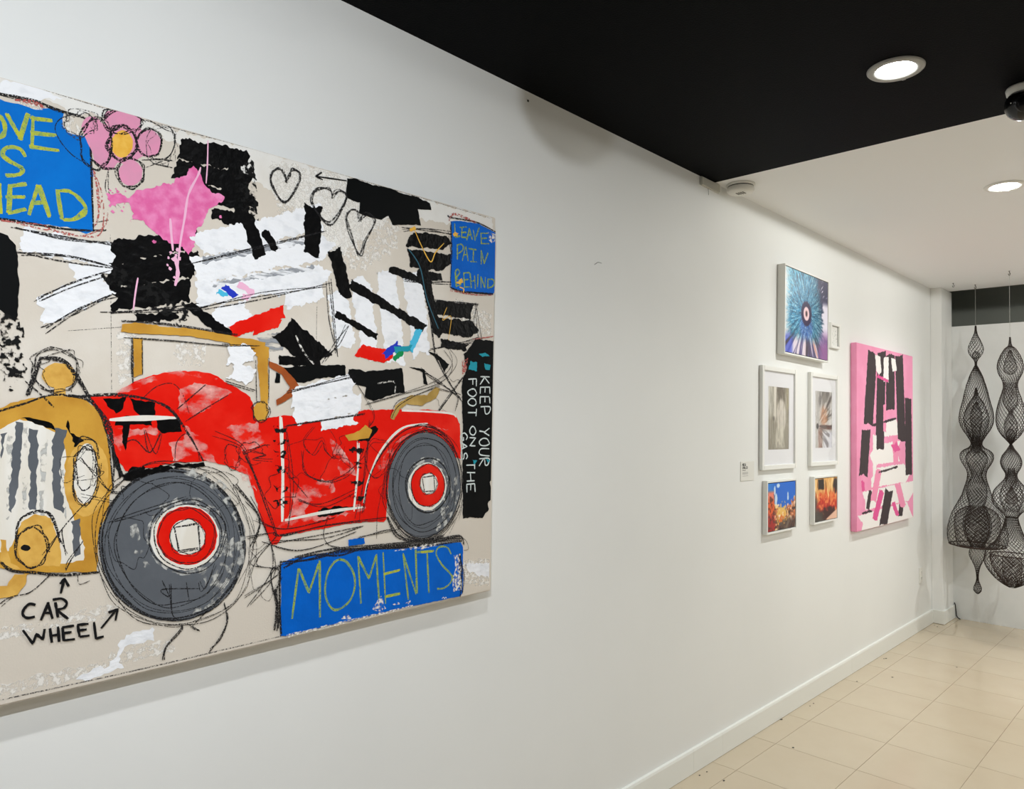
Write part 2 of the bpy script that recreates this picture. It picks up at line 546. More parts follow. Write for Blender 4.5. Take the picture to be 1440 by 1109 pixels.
def eye_fn(u, v):
    W_, H_ = 0.58, 0.465
    x, y = (u-0.475)*W_, (v-0.515)*H_
    r = np.hypot(x, y); a = np.arctan2(y, x)
    fib = fbm(a*26, r*22, 3)
    fine = fbm(a*70+9, r*60, 8, 2)
    c = np.zeros(u.shape+(3,)) + np.array([58, 150, 196.])
    c = mixc(c, (96, 200, 236), sm_step(0.1, 0.28, -x*0.6+y*0.75)*0.8)
    c = mixc(c, (40, 96, 118), sm_step(0.02, 0.2, x*0.8+0.02)*0.75)
    c = mixc(c, (62, 118, 128), sm_step(0.05, 0.2, -y)*0.7)
    c = mixc(c, (70, 110, 200), sm_step(0.11, 0.06, np.hypot(x, y+0.085))*0.8)
    c = mixc(c, (24, 48, 74), sm_step(0.5, 0.3, fib)*0.55)
    c = mixc(c, (196, 232, 244), sm_step(0.56, 0.75, fib)*0.65)
    c = mixc(c, (20, 50, 80), sm_step(0.48, 0.3, fine)*0.5)
    c = mixc(c, (220, 238, 240), sm_step(0.6, 0.8, fine)*0.5)
    n = (fib-0.5)*0.14
    c = mixc(c, (236, 240, 240), sm_step(0.13, 0.0, u+n*1.1)*0.9)
    # dark violet corner and white fluff on the far side
    c = mixc(c, (56, 50, 84), sm_step(0.80, 0.9, u*0.86+v*0.22+n)*sm_step(0.3, 0.5, v)*0.95)
    c = mixc(c, (232, 228, 242), sm_step(0.83, 0.9, u+n)*sm_step(0.22, 0.32, v)*sm_step(0.76, 0.66, v))
    c = mixc(c, (225, 220, 240), (sm_step(0.66, 0.74, fib)*sm_step(0.78, 0.88, u)*sm_step(0.75, 0.85, v)))
    # striped petals along the bottom
    st = sm_step(0.27, 0.13, v + n*0.9)
    k = fbm(a*14, r*5, 21, 2)
    pet = np.zeros(c.shape) + np.array([92, 84, 132.])
    pet = mixc(pet, (226, 214, 226), sm_step(0.5, 0.62, k))
    pet = mixc(pet, (212, 160, 146), sm_step(0.62, 0.7, k)*sm_step(0.4, 0.55, u))
    pet = mixc(pet, (70, 88, 200), sm_step(0.2, 0.12, u)*0.8)
    pet = mixc(pet, (74, 60, 62), sm_step(0.42, 0.3, k)*0.8)
    pet = mixc(pet, (150, 92, 150), sm_step(0.75, 0.9, u)*0.7)
    c = c*(1-st[..., None]) + pet*st[..., None]
    st2 = sm_step(0.72, 0.9, u+n)*sm_step(0.42, 0.25, v)
    c = mixc(c, (150, 96, 156), st2*0.7)
    # eye
    c = mixc(c, (52, 38, 74), sm_step(0.078, 0.064, r+n*0.06))
    c = mixc(c, (240, 208, 212), sm_step(0.042, 0.036, r))
    c = mixc(c, (176, 120, 126), sm_step(0.024, 0.014, r)*0.7)
    c = mixc(c, (24, 18, 26), sm_step(0.013, 0.010, np.hypot(x*1.1, y*0.75)))
    return c


def pale_feather_fn(u, v):
    n = fbm(u*5, v*9, 31); f = fbm(u*26, v*5, 5)
    c = np.zeros(u.shape+(3,)) + np.array([150, 142, 124.])
    c = mixc(c, (206, 202, 190), sm_step(0.34, 0.1, u)*sm_step(0.45, 0.6, v))
    c = mixc(c, (106, 94, 78), sm_step(0.32, 0.42, u+0.1*(n-.5))*sm_step(0.86, 0.75, u)*sm_step(0.66, 0.8, v+0.06*(n-.5)))
    c = mixc(c, (168, 158, 130), sm_step(0.84, 0.92, u)*sm_step(0.55, 0.7, v))
    c = mixc(c, (226, 220, 208), sm_step(0.09, 0.04, np.abs(u-0.33+0.05*(1-v)))*sm_step(0.4, 0.55, v))
    body = 1-np.hypot((u-0.63)/0.25, (v-0.55)/0.27)
    c = mixc(c, (214, 206, 194), sm_step(-0.1, 0.25, body+0.25*(n-.5)))
    tail = sm_step(0.2, 0.12, np.abs(u-0.58+0.1*(0.4-v))*(0.6+v*1.2))*sm_step(0.42, 0.34, v)*sm_step(0.0, 0.05, v)
    c = mixc(c, (216, 210, 194), tail*0.9)
    c = mixc(c, (120, 112, 96), sm_step(0.25, 0.05, v)*sm_step(0.45, 0.6, f)*0.7)
    c = mixc(c, (236, 232, 224), sm_step(0.58, 0.8, f)*0.35)
    c = mixc(c, (92, 84, 70), sm_step(0.44, 0.25, f)*0.35)
    c = mixc(c, (104, 96, 84), sm_step(0.06, 0.02, np.hypot((u-0.26)*0.8, v-0.49)))
    return c


def copper_feather_fn(u, v):
    x, y = u-0.14, (v-0.38)*1.4
    a = np.arctan2(y, x); r = np.hypot(x, y)
    f = fbm(a*11, r*3, 12); n = fbm(u*6, v*8, 41)
    c = np.zeros(u.shape+(3,)) + np.array([190, 186, 182.])
    c = mixc(c, (120, 112, 104), sm_step(0.62, 0.42, np.abs(u-0.62-0.2*(v-.7))*2.2+0.4*(n-.5))*sm_step(0.36, 0.5, v)*0.85)
    c = mixc(c, (206, 146, 106), sm_step(0.25, 0.1, np.hypot((u-0.52)*0.8, (v-0.56)))*0.85)
    c = mixc(c, (118, 84, 76), sm_step(0.05, 0.03, np.abs(v-0.365))*sm_step(0.2, 0.3, u))
    c = mixc(c, (150, 108, 92), sm_step(0.16, 0.08, np.abs(u-0.3))*sm_step(0.38, 0.28, v)*0.9)
    c = mixc(c, (214, 214, 224), sm_step(0.42, 0.55, u)*sm_step(0.32, 0.26, v))
    c = mixc(c, (240, 238, 238), sm_step(0.54, 0.7, f)*0.6)
    c = mixc(c, (66, 56, 56), sm_step(0.42, 0.28, f)*0.55*sm_step(0.1, 0.3, u))
    c = mixc(c, (52, 44, 44), sm_step(0.06, 0.02, np.abs(r-0.03)))
    return c


def reef_fn(u, v):
    n = fbm(u*7, v*8, 51); f = fbm(u*15, v*13, 61, 2); st = fbm(u*14, v*4, 66)
    c = np.zeros(u.shape+(3,)) + np.array([10, 104, 214.])
    c = mixc(c, (50, 140, 222), sm_step(0.3, 0.0, u)*0.7)
    n = 0.55*n + 0.45*fbm(u*17, v*12, 57, 2); f = fbm(u*24, v*17, 61, 2)
    edge = 0.46 + 0.42*np.abs(u-0.50)**1.2 + 0.34*(n-0.5) + 0.22*(f-0.5)
    mass = sm_step(0.0, 0.03, edge - v)
    k = np.zeros(c.shape) + np.array([206, 118, 62.])
    k = mixc(k, (70, 40, 40), sm_step(0.52, 0.36, f))
    k = mixc(k, (250, 214, 146), sm_step(0.54, 0.66, n+0.2*(0.35-np.abs(u-0.45))))
    k = mixc(k, (248, 226, 206), sm_step(0.64, 0.74, f))
    k = mixc(k, (46, 30, 30), sm_step(0.30, 0.12, v)*sm_step(0.3, 0.42, u)*0.75)
    k = mixc(k, (120, 104, 90), sm_step(0.25, 0.1, v)*sm_step(0.55, 0.65, st)*sm_step(0.3, 0.4, u))
    red = sm_step(0.27, 0.2, u+0.06*(n-.5))*sm_step(0.88, 0.78, v)
    k = mixc(k, (226, 92, 30), red)
    k = mixc(k, (170, 24, 16), red*sm_step(0.42, 0.25, v+0.2*(f-.5)))
    k = mixc(k, (236, 132, 112), red*sm_step(0.58, 0.75, v)*0.9)
    k = mixc(k, (60, 20, 20), red*sm_step(0.46, 0.3, f)*0.7)
    m2 = np.maximum(mass, red)
    c = c*(1-m2[..., None]) + k*m2[..., None]
    for (cx, cy, wx, wy) in ((0.29, 0.64, 0.045, 0.14), (0.36, 0.94, 0.06, 0.05), (0.24, 0.84, 0.03, 0.1), (0.72, 0.68, 0.03, 0.1)):
        c = mixc(c, (206, 226, 246), sm_step(1.1, 0.7, np.hypot((u-cx)/wx, (v-cy)/wy)+0.5*(f-.5)))
    c = mixc(c, (238, 190, 96), sm_step(1.1, 0.6, np.hypot((u-0.48)/0.16, (v-0.34)/0.2)+2.2*(f-.5)))
    c = mixc(c, (222, 110, 30), sm_step(1.0, 0.4, np.hypot((u-0.47)/0.10, (v-0.24)/0.10)+2.2*(f-.5)))
    return c


def ember_fn(u, v):
    n = fbm(u*6, v*6, 71); st = fbm(u*17, v*3.5, 77); f = fbm(u*14, v*14, 79, 2)
    c = np.zeros(u.shape+(3,)) + np.array([232, 176, 102.])
    c = mixc(c, (250, 212, 150), sm_step(0.55, 0.7, st))
    c = mixc(c, (150, 92, 40), sm_step(0.44, 0.3, st)*0.7)
    c = mixc(c, (34, 22, 16), sm_step(1.15, 0.75, np.maximum(np.abs(u-0.27)/0.13, np.abs(v-0.86)/0.12)+0.4*(n-.5)))
    c = mixc(c, (40, 26, 20), sm_step(1.1, 0.7, np.hypot((u-0.95)/0.14, (v-0.78)/0.2)+0.5*(n-.5)))
    k = sm_step(0.72, 0.52, v+0.5*(st-.5))
    c = mixc(c, (226, 96, 40), k)
    c = mixc(c, (190, 36, 18), k*sm_step(0.54, 0.34, v+0.55*(st-.5)))
    c = mixc(c, (242, 150, 80), k*sm_step(0.58, 0.72, f)*0.7)
    c = mixc(c, (58, 18, 14), sm_step(0.34, 0.2, v+0.25*(f-.5)+0.1*np.abs(u-.6)))
    c = mixc(c, (74, 74, 66), sm_step(0.10, -0.16, (u-0.22)+(v-0.36)*0.5+0.35*(n-.5))*0.85)
    d = v - (u-0.5)*0.34
    c = mixc(c, (214, 168, 144), sm_step(0.03, -0.02, np.abs(d-0.0)-0.0)*sm_step(0.5, 0.6, u))
    c = mixc(c, (232, 186, 160), sm_step(0.42, 0.56, u)*sm_step(0.01, -0.03, v-(u-0.42)*0.40))
    return c


float_framed('framed_picture', 'blue feathery picture with an eye-like pink centre in a deep white frame', 4.145, 2.1785, 0.606, 0.487, 0.044, 0.009, eye_fn, 170, 130, -0.012)
float_framed('framed_picture', 'small blue and orange picture in a white float frame beside the label card', 3.857, 1.126, 0.366, 0.277, 0.027, 0.011, reef_fn, 100, 80)
float_framed('framed_picture', 'small glowing orange and red picture in a white float frame', 4.458, 1.1255, 0.362, 0.275, 0.027, 0.011, ember_fn, 100, 80)


def matted(label, yc, zc, w, h, fn, rot):
    t = thing('framed_print', label, 'picture', (0.0, yc, zc), (rot, 0, 0))
    d = 0.020
    ring_frame(t, 'frame', w, h, 0.024, 0.001, d, frame_m, 0.0015)
    obj('backing', B((0.001, -w/2+0.02, -h/2+0.02), (0.007, w/2-0.02, h/2-0.02)), gap_m, t)
    iw, ih, pw, ph = w-0.046, h-0.046, 0.252, 0.334
    bm = bmesh.new()
    sy, sz = 0.003, 0.0
    for lo, hi in (((-iw/2, -ih/2), (sy-pw/2, ih/2)), ((sy+pw/2, -ih/2), (iw/2, ih/2)), ((sy-pw/2, sz+ph/2), (sy+pw/2, ih/2)), ((sy-pw/2, -ih/2), (sy+pw/2, sz-ph/2))):
        box(bm, (0.007, lo[0], lo[1]), (0.0098, hi[0], hi[1]))
    obj('mat_board', bm, matt_m, t)
    o = print_grid('print', t, pw, ph, 0.0082, 70, 100, fn, print_m); o.location = (0, sy, sz)
    g = obj('glass', B((0.0125, -iw/2, -ih/2), (0.0140, iw/2, ih/2)), GLASS, t)
    return t


matted('white framed print of a pale cream feathery form, above the blue and orange picture', 3.845, 1.592, 0.424, 0.543, pale_feather_fn, 0.0)
matted('white framed print of copper and grey feather strands, above the glowing orange picture', 4.458, 1.594, 0.422, 0.543, copper_feather_fn, 0.0)

t = thing('small_frame', 'tiny white framed drawing behind the right side of the blue eye picture', 'picture', (0.0, 4.628, 2.110))
ring_frame(t, 'frame', 0.15, 0.155, 0.016, 0.0005, 0.018, frame_m)
ring_frame(t, 'inner_slip', 0.122, 0.127, 0.004, 0.005, 0.0075, gap_m, 0.0004)


def sketch_fn(u, v):
    n = fbm(u*9, v*9, 91)
    c = np.zeros(u.shape+(3,)) + np.array([232, 232, 228.])
    return mixc(c, (110, 110, 110), sm_step(0.03, 0.0, np.abs(n-0.5))*sm_step(0.5, 0.35, np.hypot(u-.5, v-.5))*0.9)


obj('backing', B((0.0005, -0.062, -0.0645), (0.005, 0.062, 0.0645)), matt_m, t)
print_grid('print', t, 0.12, 0.125, 0.0056, 40, 40, sketch_fn, print_m)

# ------------------------------------------------------------------ stroke lettering
FONT = {
    'A': [[(0, 0), (.5, 1), (1, 0)], [(.2, .38), (.8, .38)]], 'B': [[(0, 0), (0, 1), (.7, .95), (.75, .65), (0, .52), (.9, .4), (.85, .08), (0, 0)]],
    'C': [[(1, .85), (.6, 1), (.1, .75), (0, .35), (.4, 0), (1, .1)]], 'D': [[(0, 0), (0, 1), (.6, .9), (1, .5), (.6, .1), (0, 0)]],
    'E': [[(0, 0), (0, 1)], [(0, 1), (.9, 1)], [(0, .52), (.75, .52)], [(0, 0), (.95, 0)]], 'F': [[(0, 0), (0, 1)], [(0, 1), (.95, 1)], [(0, .55), (.75, .55)]],
    'G': [[(.95, .85), (.5, 1), (.05, .6), (.2, .1), (.7, 0), (1, .4), (.55, .42)]], 'H': [[(0, 0), (0, 1)], [(1, 0), (1, 1)], [(0, .5), (1, .5)]],
    'I': [[(.5, 0), (.5, 1)]], 'K': [[(0, 0), (0, 1)], [(.9, 1), (.05, .45), (1, 0)]], 'L': [[(0, 1), (0, 0), (.9, 0)]], 'M': [[(0, 0), (.1, 1), (.5, .3), (.9, 1), (1, 0)]],
    'N': [[(0, 0), (0, 1), (1, 0), (1, 1)]], 'O': [[(.5, 1), (.1, .8), (0, .4), (.4, 0), (.85, .15), (1, .6), (.75, .95), (.5, 1)]],
    'P': [[(0, 0), (0, 1), (.8, .92), (.9, .6), (0, .45)]], 'R': [[(0, 0), (0, 1), (.8, .9), (.8, .6), (0, .48), (1, 0)]],
    'S': [[(.95, .85), (.5, 1), (.1, .8), (.3, .55), (.85, .4), (.9, .12), (.4, 0), (0, .12)]], 'T': [[(.5, 0), (.5, 1)], [(0, 1), (1, 1)]],
    'U': [[(0, 1), (.05, .2), (.5, 0), (.9, .2), (1, 1)]], 'V': [[(0, 1), (.5, 0), (1, 1)]], 'W': [[(0, 1), (.3, 0), (.5, .6), (.75, 0), (1, 1)]], 'Y': [[(0, 1), (.5, .5), (1, 1)], [(.5, .5), (.4, 0)]],
}

# label card beside the group of pictures
t = thing('label_card', 'small white label card with black print beside the lowest left picture', 'card', (0.0, 3.505, 1.321))
obj('card', B((0.0, -0.072, -0.048), (0.003, 0.072, 0.048), 0.0006), wp, t)
ink = mat('black_ink', (40, 40, 40), 0.6); ink_g = mat('grey_ink', (150, 150, 148), 0.6)
bm = bmesh.new()


def card_line(bm, a, b, w, x=0.0033):
    a, b = Vector(a), Vector(b); d = (b-a).normalized(); n = Vector((-d.y, d.x))*w/2
    a2, b2 = a-d*w*0.4, b+d*w*0.4
    bm.faces.new([bm.verts.new((x, p.x, p.y)) for p in (a2-n, b2-n, b2+n, a2+n)])


def card_text(bm, s, y0, z0, h, adv, w):
    for i, ch in enumerate(s):
        for st in FONT.get(ch, []):
            for p, q in zip(st, st[1:]):
                card_line(bm, (y0+i*adv+p[0]*adv*0.72, z0+p[1]*h), (y0+i*adv+q[0]*adv*0.72, z0+q[1]*h), w)


card_text(bm, 'MEG', -0.055, 0.027, 0.011, 0.013, 0.0028)
card_text(bm, 'CHALCO', -0.055, 0.012, 0.011, 0.0095, 0.0026)
card_line(bm, (-0.055, 0.004), (-0.022, 0.004), 0.0022)
obj('lettering', bm, ink, t)
bm = bmesh.new()
for z in (-0.006, -0.010, -0.014, -0.0235):
    card_line(bm, (-0.055, z), (0.004, z), 0.0016)
obj('small_print', bm, ink_g, t)


# ------------------------------------------------------------------ paint on canvas: shapes and strokes lie on the canvas as thin layers
class Canvas:
    """Maps image-measured points onto one canvas plane and stacks paint films on it."""
    def __init__(self, root, x, rot=0.0):
        self.root, self.x, self.n = root, x, 0
        self.o = np.array(root.location)
        self.quad = None

    def at(self, p):
        q = ray_plane(p[0], p[1], 0, self.x + self.o[0]) - self.o
        return (q[1], q[2])

    def clamp(self, bm):
        if self.quad:
            (yl, zb0, zt0), (yr, zb1, zt1) = self.quad
            for v in bm.verts:
                v.co.y = min(max(v.co.y, yl), yr)
                t = (v.co.y-yl)/(yr-yl)
                v.co.z = min(max(v.co.z, zb0+(zb1-zb0)*t), zt0+(zt1-zt0)*t)

    def lift(self, step=12):
        self.n += step
        return self.x + 0.0003 + self.n*0.000001


def zz(pts, z):
    return [(z[0]+a/z[2], z[1]+b/z[2]) for a, b in pts]


def smooth(pts, closed=False, k=6):
    P = [Vector(p) for p in pts]; n = len(P)
    if n < 3 and not closed:
        a, b = P
        return [a.lerp(b, i/8) for i in range(9)]
    out = []
    rng = range(n) if closed else range(n-1)
    for i in rng:
        if closed:
            p0, p1, p2, p3 = P[i-1], P[i], P[(i+1) % n], P[(i+2) % n]
        else:
            p0, p1, p2, p3 = P[max(i-1, 0)], P[i], P[i+1], P[min(i+2, n-1)]
        for j in range(k):
            t = j/k
            out.append(0.5*((2*p1)+(p2-p0)*t+(2*p0-5*p1+4*p2-p3)*t*t+(3*p1-p0-3*p2+p3)*t**3))
    if not closed:
        out.append(P[-1])
    return out


def ragged(P, amp, step):
    """Cut a closed outline into short edges and push the points about, as a loaded brush leaves them."""
    out = []
    n = len(P)
    ph = random.uniform(0, 50); acc = 0.0
    for i in range(n):
        a, b = P[i], P[(i+1) % n]
        L = (b-a).length
        m = max(1, int(L/step))
        nrm = Vector((-(b-a).y, (b-a).x))/max(L, 1e-6)
        for j in range(m):
            acc += L/m
            d = (float(vnoise(np.array([acc*60+ph]), np.array([0.3]))[0])-0.5)*1.3 + (float(vnoise(np.array([acc*240+ph]), np.array([7.3]))[0])-0.5)*0.9
            out.append(a.lerp(b, j/m) + nrm*amp*d)
    return out


def fill(bm, P, x):
    vs = [bm.verts.new((x, p.x, p.y)) for p in P]
    for a, b, c in tessellate_polygon([[Vector((p.x, p.y, 0)) for p in P]]):
        ar = (P[b]-P[a]).cross(P[c]-P[a])
        if abs(ar) < 1e-12:
            continue
        try:
            bm.faces.new((vs[a], vs[b], vs[c]) if ar > 0 else (vs[a], vs[c], vs[b]))
        except ValueError:
            pass


def ribbon(bm, P, w, x, taper=0.35, rough=0.25):
    n = len(P); ph = random.uniform(0, 90)
    l, r = [], []
    for i, p in enumerate(P):
        d = (P[min(i+1, n-1)]-P[max(i-1, 0)])
        d = d.normalized() if d.length > 1e-9 else Vector((1, 0))
        nn = Vector((-d.y, d.x))
        t = i/max(n-1, 1)
        k = 1-taper*(abs(2*t-1)**4)
        ww = w*0.44*k*(1+rough*(2*float(vnoise(np.array([i*0.55+ph]), np.array([1.7]))[0])-1))
        l.append(bm.verts.new((x, p.x+nn.x*ww, p.y+nn.y*ww))); r.append(bm.verts.new((x, p.x-nn.x*ww, p.y-nn.y*ww)))
    for i in range(n-1):
        q = [l[i], r[i], r[i+1], l[i+1]]
        a1, a2 = q[2].co-q[0].co, q[3].co-q[1].co
        bm.faces.new(q if a1.y*a2.z-a1.z*a2.y > 0 else q[::-1])


class Film:
    """One painted element. Every filled shape becomes an object; strokes of one Film share one object unless split by letter()."""
    def __init__(self, cv, name, m, parent=None):
        self.cv, self.name, self.m, self.parent = cv, name, m, parent
        self.shapes, self.bm = [], bmesh.new()

    def poly(self, pts, z=None, amp=0.004, step=0.006, curve=False):
        pts = zz(pts, z) if z else pts
        P = [Vector(self.cv.at(p)) for p in pts]
        if curve:
            P = smooth(P, True, 5)
        b = bmesh.new()
        fill(b, ragged(P, amp, step), self.cv.lift())
        self.shapes.append(b)
        return self

    def slab(self, a, b, w0, w1=None, z=None, amp=0.006):
        """A straight wide brush or knife stroke from a to b (image points), w in image pixels, with torn ends."""
        w1 = w1 or w0
        a, b = Vector(a), Vector(b); d = (b-a).normalized(); n = Vector((-d.y, d.x))
        e = [random.uniform(-0.2, 0.35)*w0 for _ in range(4)]
        pts = [a+n*w0/2-d*e[0], a-d*e[1]*0.4, a-n*w0/2+d*e[1], b-n*w1/2+d*e[2], b+d*e[3]*1.2, b+n*w1/2-d*e[3]]
        return self.poly([tuple(p) for p in pts], z, amp, 0.004)

    def oval(self, c, rx, ry, z=None, amp=0.002, rot=0.0, a0=0, a1=360, n=28):
        pts = []
        for k in range(n):
            a = math.radians(a0+(a1-a0)*k/n)
            X, Y = rx*math.cos(a), ry*math.sin(a)
            pts.append((c[0]+X*math.cos(rot)-Y*math.sin(rot), c[1]+X*math.sin(rot)+Y*math.cos(rot)))
        return self.poly(pts, z, amp, 0.006)

    def line(self, pts, w, z=None, times=1, wob=0.0, taper=0.35, curve=True, rough=0.25, bm=None):
        pts = zz(pts, z) if z else pts
        P0 = [Vector(self.cv.at(p)) for p in pts]
        x = self.cv.lift(2)
        for t in range(times):
            P = [p + Vector((random.gauss(0, wob), random.gauss(0, wob))) for p in P0] if wob else P0
            Q = smooth(P, False, 6) if curve else sum([[a.lerp(b, i/6) for i in range(6)] for a, b in zip(P, P[1:])], []) + [P[-1]]
            ribbon(bm if bm is not None else self.bm, Q, w*random.uniform(0.75, 1.2) if times > 1 else w, x+t*0.0000006, taper, rough)
        return self

    def letter(self, strokes, w, z=None, times=1, wob=0.0, curve=True):
        b = bmesh.new()
        for st in strokes:
            self.line(st, w, z, times, wob, 0.15, curve, 0.2, b)
        self.shapes.append(b)
        return self

    def loop(self, c, rx, ry, w, z=None, times=2, wob=0.003, rot=0.0, a0=0, a1=390):
        for t in range(times):
            s = random.uniform(0.94, 1.06); ph = random.uniform(-30, 30) if a1-a0 >= 360 else 0
            pts = []
            for k in range(15):
                a = math.radians(a0+ph+(a1-a0)*k/14)
                X, Y = rx*s*math.cos(a), ry*s*math.sin(a)
                pts.append((c[0]+X*math.cos(rot)-Y*math.sin(rot), c[1]+X*math.sin(rot)+Y*math.cos(rot)))
            self.line(pts, w*random.uniform(0.7, 1.2), z, 1, wob)
        return self

    def specks(self, c, rx, ry, n, r0, r1, z=None):
        x = self.cv.lift()
        for _ in range(n):
            a, d = random.uniform(0, 2*PI), math.sqrt(random.random())
            p = (c[0]+rx*d*math.cos(a), c[1]+ry*d*math.sin(a))
            p = zz([p], z)[0] if z else p
            q = Vector(self.cv.at(p)); r = random.uniform(r0, r1)
            fill(self.bm, [q+Vector((r*random.uniform(.4, 1)*math.cos(t), r*random.uniform(.4, 1)*math.sin(t))) for t in np.linspace(0, 2*PI, 7)[:-1]], x)
        return self

    def done(self, label=None, merge=False):
        par = self.parent or self.cv.root
        if merge:
            for b in self.shapes:
                me = bpy.data.meshes.new('t'); b.to_mesh(me); b.free(); self.bm.from_mesh(me); bpy.data.meshes.remove(me)
            self.shapes = []
        first = None
        todo = [(b, self.name) for b in self.shapes]
        if len(self.bm.faces):
            nm = self.name if not self.shapes else (self.name if len(self.shapes) == 0 else 'paint_fleck')
            todo.append((self.bm, nm))
        for b, nm in todo:
            self.cv.clamp(b)
            me = bpy.data.meshes.new(nm); b.to_mesh(me)
            o = mesh_obj(nm, me, self.m, par)
            if b is self.bm and nm in ('paint_fleck', 'charcoal_outline', 'charcoal_scribble', 'red_crayon_scribble', 'faint_pencil_line', 'paint_drip', 'door_edge', 'white_line'):
                o['kind'] = 'stuff'
            first = first or o
            b.free()
        if label:
            first['label'] = label
        return first


# paints
P_base = mat('beige_canvas_ground', (214, 205, 192), 0.6, (226, 220, 210), 5, contrast=(0.5, 0.8), bump=0.12, bscale=260, spec=0.1)
P_side = mat('raw_canvas_edge', (206, 198, 186), 0.7, bump=0.1, bscale=400, spec=0.1)
P_white = mat('white_acrylic', (240, 241, 244), 0.45, (222, 224, 228), 30, stretch=(1, 1, 1.6), contrast=(0.5, 0.75), bump=0.6, bscale=55, spec=0.1)
P_wdry = mat('dry_white_scumble', (232, 228, 221), 0.6, dry=(0.42, 0.60), dscale=110, spec=0.1)
P_wdry2 = mat('speckled_white_scumble', (238, 237, 234), 0.6, dry=(0.50, 0.58), dscale=130, spec=0.1)
P_black = mat('black_acrylic', (9, 9, 10), 0.35, (16, 16, 16), 40, contrast=(0.45, 0.8), bump=0.7, bscale=60, spec=0.1)
P_blackf = mat('flat_black_paint', (7, 9, 10), 0.55, spec=0.1)
P_bdry = mat('dry_black_brush', (22, 22, 22), 0.6, dry=(0.47, 0.55), dscale=90, spec=0.1)
P_char = mat('charcoal_line', (38, 37, 38), 0.9, spec=0.1, dry=(0.36, 0.52), dscale=320)
P_charl = mat('light_charcoal_line', (70, 68, 68), 0.9, spec=0.1, dry=(0.42, 0.6), dscale=300)
P_ink = mat('black_marker', (22, 22, 24), 0.6, spec=0.1)
P_blue = mat('blue_acrylic', (0, 108, 200), 0.5, (0, 116, 208), 14, bump=0.15, bscale=120, spec=0.1)
P_blue2 = mat('deep_blue_acrylic', (0, 100, 204), 0.5, (0, 92, 190), 14, bump=0.15, bscale=120, spec=0.1)
P_chalk = mat('yellow_green_crayon', (186, 190, 62), 0.8, (140, 168, 96), 90, contrast=(0.4, 0.65), dry=(0.26, 0.42), dscale=260, spec=0.1)
P_chalk2 = mat('thin_green_crayon', (150, 172, 80), 0.8, (96, 140, 130), 60, contrast=(0.45, 0.7), dry=(0.3, 0.46), dscale=260, spec=0.1)
P_pink = mat('pink_acrylic', (226, 104, 164), 0.45, (240, 146, 194), 40, contrast=(0.4, 0.7), bump=0.7, bscale=60, spec=0.1)
P_pinkp = mat('pale_pink_paint', (228, 150, 182), 0.55, (214, 150, 176), 20, spec=0.1)
P_pinkd = mat('pale_pink_drip', (240, 184, 212), 0.4, spec=0.1)
P_yel = mat('yellow_acrylic', (240, 190, 84), 0.5, (232, 172, 60), 60, bump=0.4, bscale=80, spec=0.1)
P_red = mat('red_acrylic', (226, 22, 8), 0.5, (238, 46, 30), 9, stretch=(1, 1, 1), contrast=(0.45, 0.72), bump=0.25, bscale=70, spec=0.1)
P_rdry = mat('pale_dry_brush_on_red', (240, 176, 168), 0.6, dry=(0.43, 0.74), dscale=24, dstretch=(1, 1, 1.6), spec=0.1)
P_gold = mat('ochre_acrylic', (206, 156, 62), 0.5, (184, 130, 46), 14, contrast=(0.4, 0.75), bump=0.3, bscale=70, spec=0.1)
P_goldl = mat('pale_ochre_acrylic', (222, 176, 88), 0.5, (200, 150, 66), 30, bump=0.3, bscale=70, spec=0.1)
P_brown = mat('rust_acrylic', (164, 84, 40), 0.5, (144, 70, 34), 20, spec=0.1)
P_grey = mat('grey_acrylic', (92, 96, 102), 0.5, (104, 108, 114), 12, contrast=(0.4, 0.75), bump=0.2, bscale=80, spec=0.1)
P_grdry = mat('pale_dry_brush_on_grey', (190, 190, 186), 0.6, dry=(0.50, 0.64), dscale=50, spec=0.1)
P_cream = mat('cream_paint', (226, 220, 208), 0.55, (236, 234, 228), 12, stretch=(1, 3, 0.6), contrast=(0.4, 0.7), spec=0.1)
P_teal = mat('teal_dab', (36, 150, 168), 0.5, spec=0.1)
P_cyan = mat('cyan_dab', (76, 186, 222), 0.5, spec=0.1)
P_navy = mat('navy_dab', (40, 60, 190), 0.5, spec=0.1)
P_green = mat('green_dab', (24, 140, 80), 0.5, spec=0.1)
P_rose = mat('faint_red_crayon', (184, 96, 90), 0.8, dry=(0.42, 0.56), dscale=240, spec=0.1)
P_chalkw = mat('white_chalk', (214, 222, 220), 0.8, dry=(0.24, 0.4), dscale=320, spec=0.1)

P_wash = mat('thin_white_wash', (233, 231, 226), 0.6, (222, 217, 208), 9, contrast=(0.45, 0.75), bump=0.15, bscale=120, spec=0.1)

D = 0.05                                            # depth of the large canvas
root = thing('large_painting', 'large painted canvas with a red vintage car and blue lettered signs on the white wall', 'painting', (0.0, 0.76, 1.60))
cv = Canvas(root, D)
TLc, BLc = Vector((-0.89, 0.588)), Vector((-0.89, -0.628))
TRc, BRc = Vector(cv.at((697.3, 306))), Vector(cv.at((690.6, 830)))
E_ = 0.002
cv.quad = ((TLc.x+E_, BLc.y+E_, TLc.y-E_), (min(TRc.x, BRc.x)-E_, BRc.y+E_, TRc.y-E_))
bm = bmesh.new()
fr = [bm.verts.new((D, p.x, p.y)) for p in (BLc, BRc, TRc, TLc)]
bk = [bm.verts.new((0.0015, p.x, p.y)) for p in (BLc, BRc, TRc, TLc)]
bm.faces.new(fr); bm.faces.new(bk[::-1])
for k in range(4):
    bm.faces.new((fr[k], bk[k], bk[(k+1) % 4], fr[(k+1) % 4]))
bmesh.ops.bevel(bm, geom=list(bm.edges), offset=0.003, segments=2, affect='EDGES')
obj('canvas', bm, P_base, root)

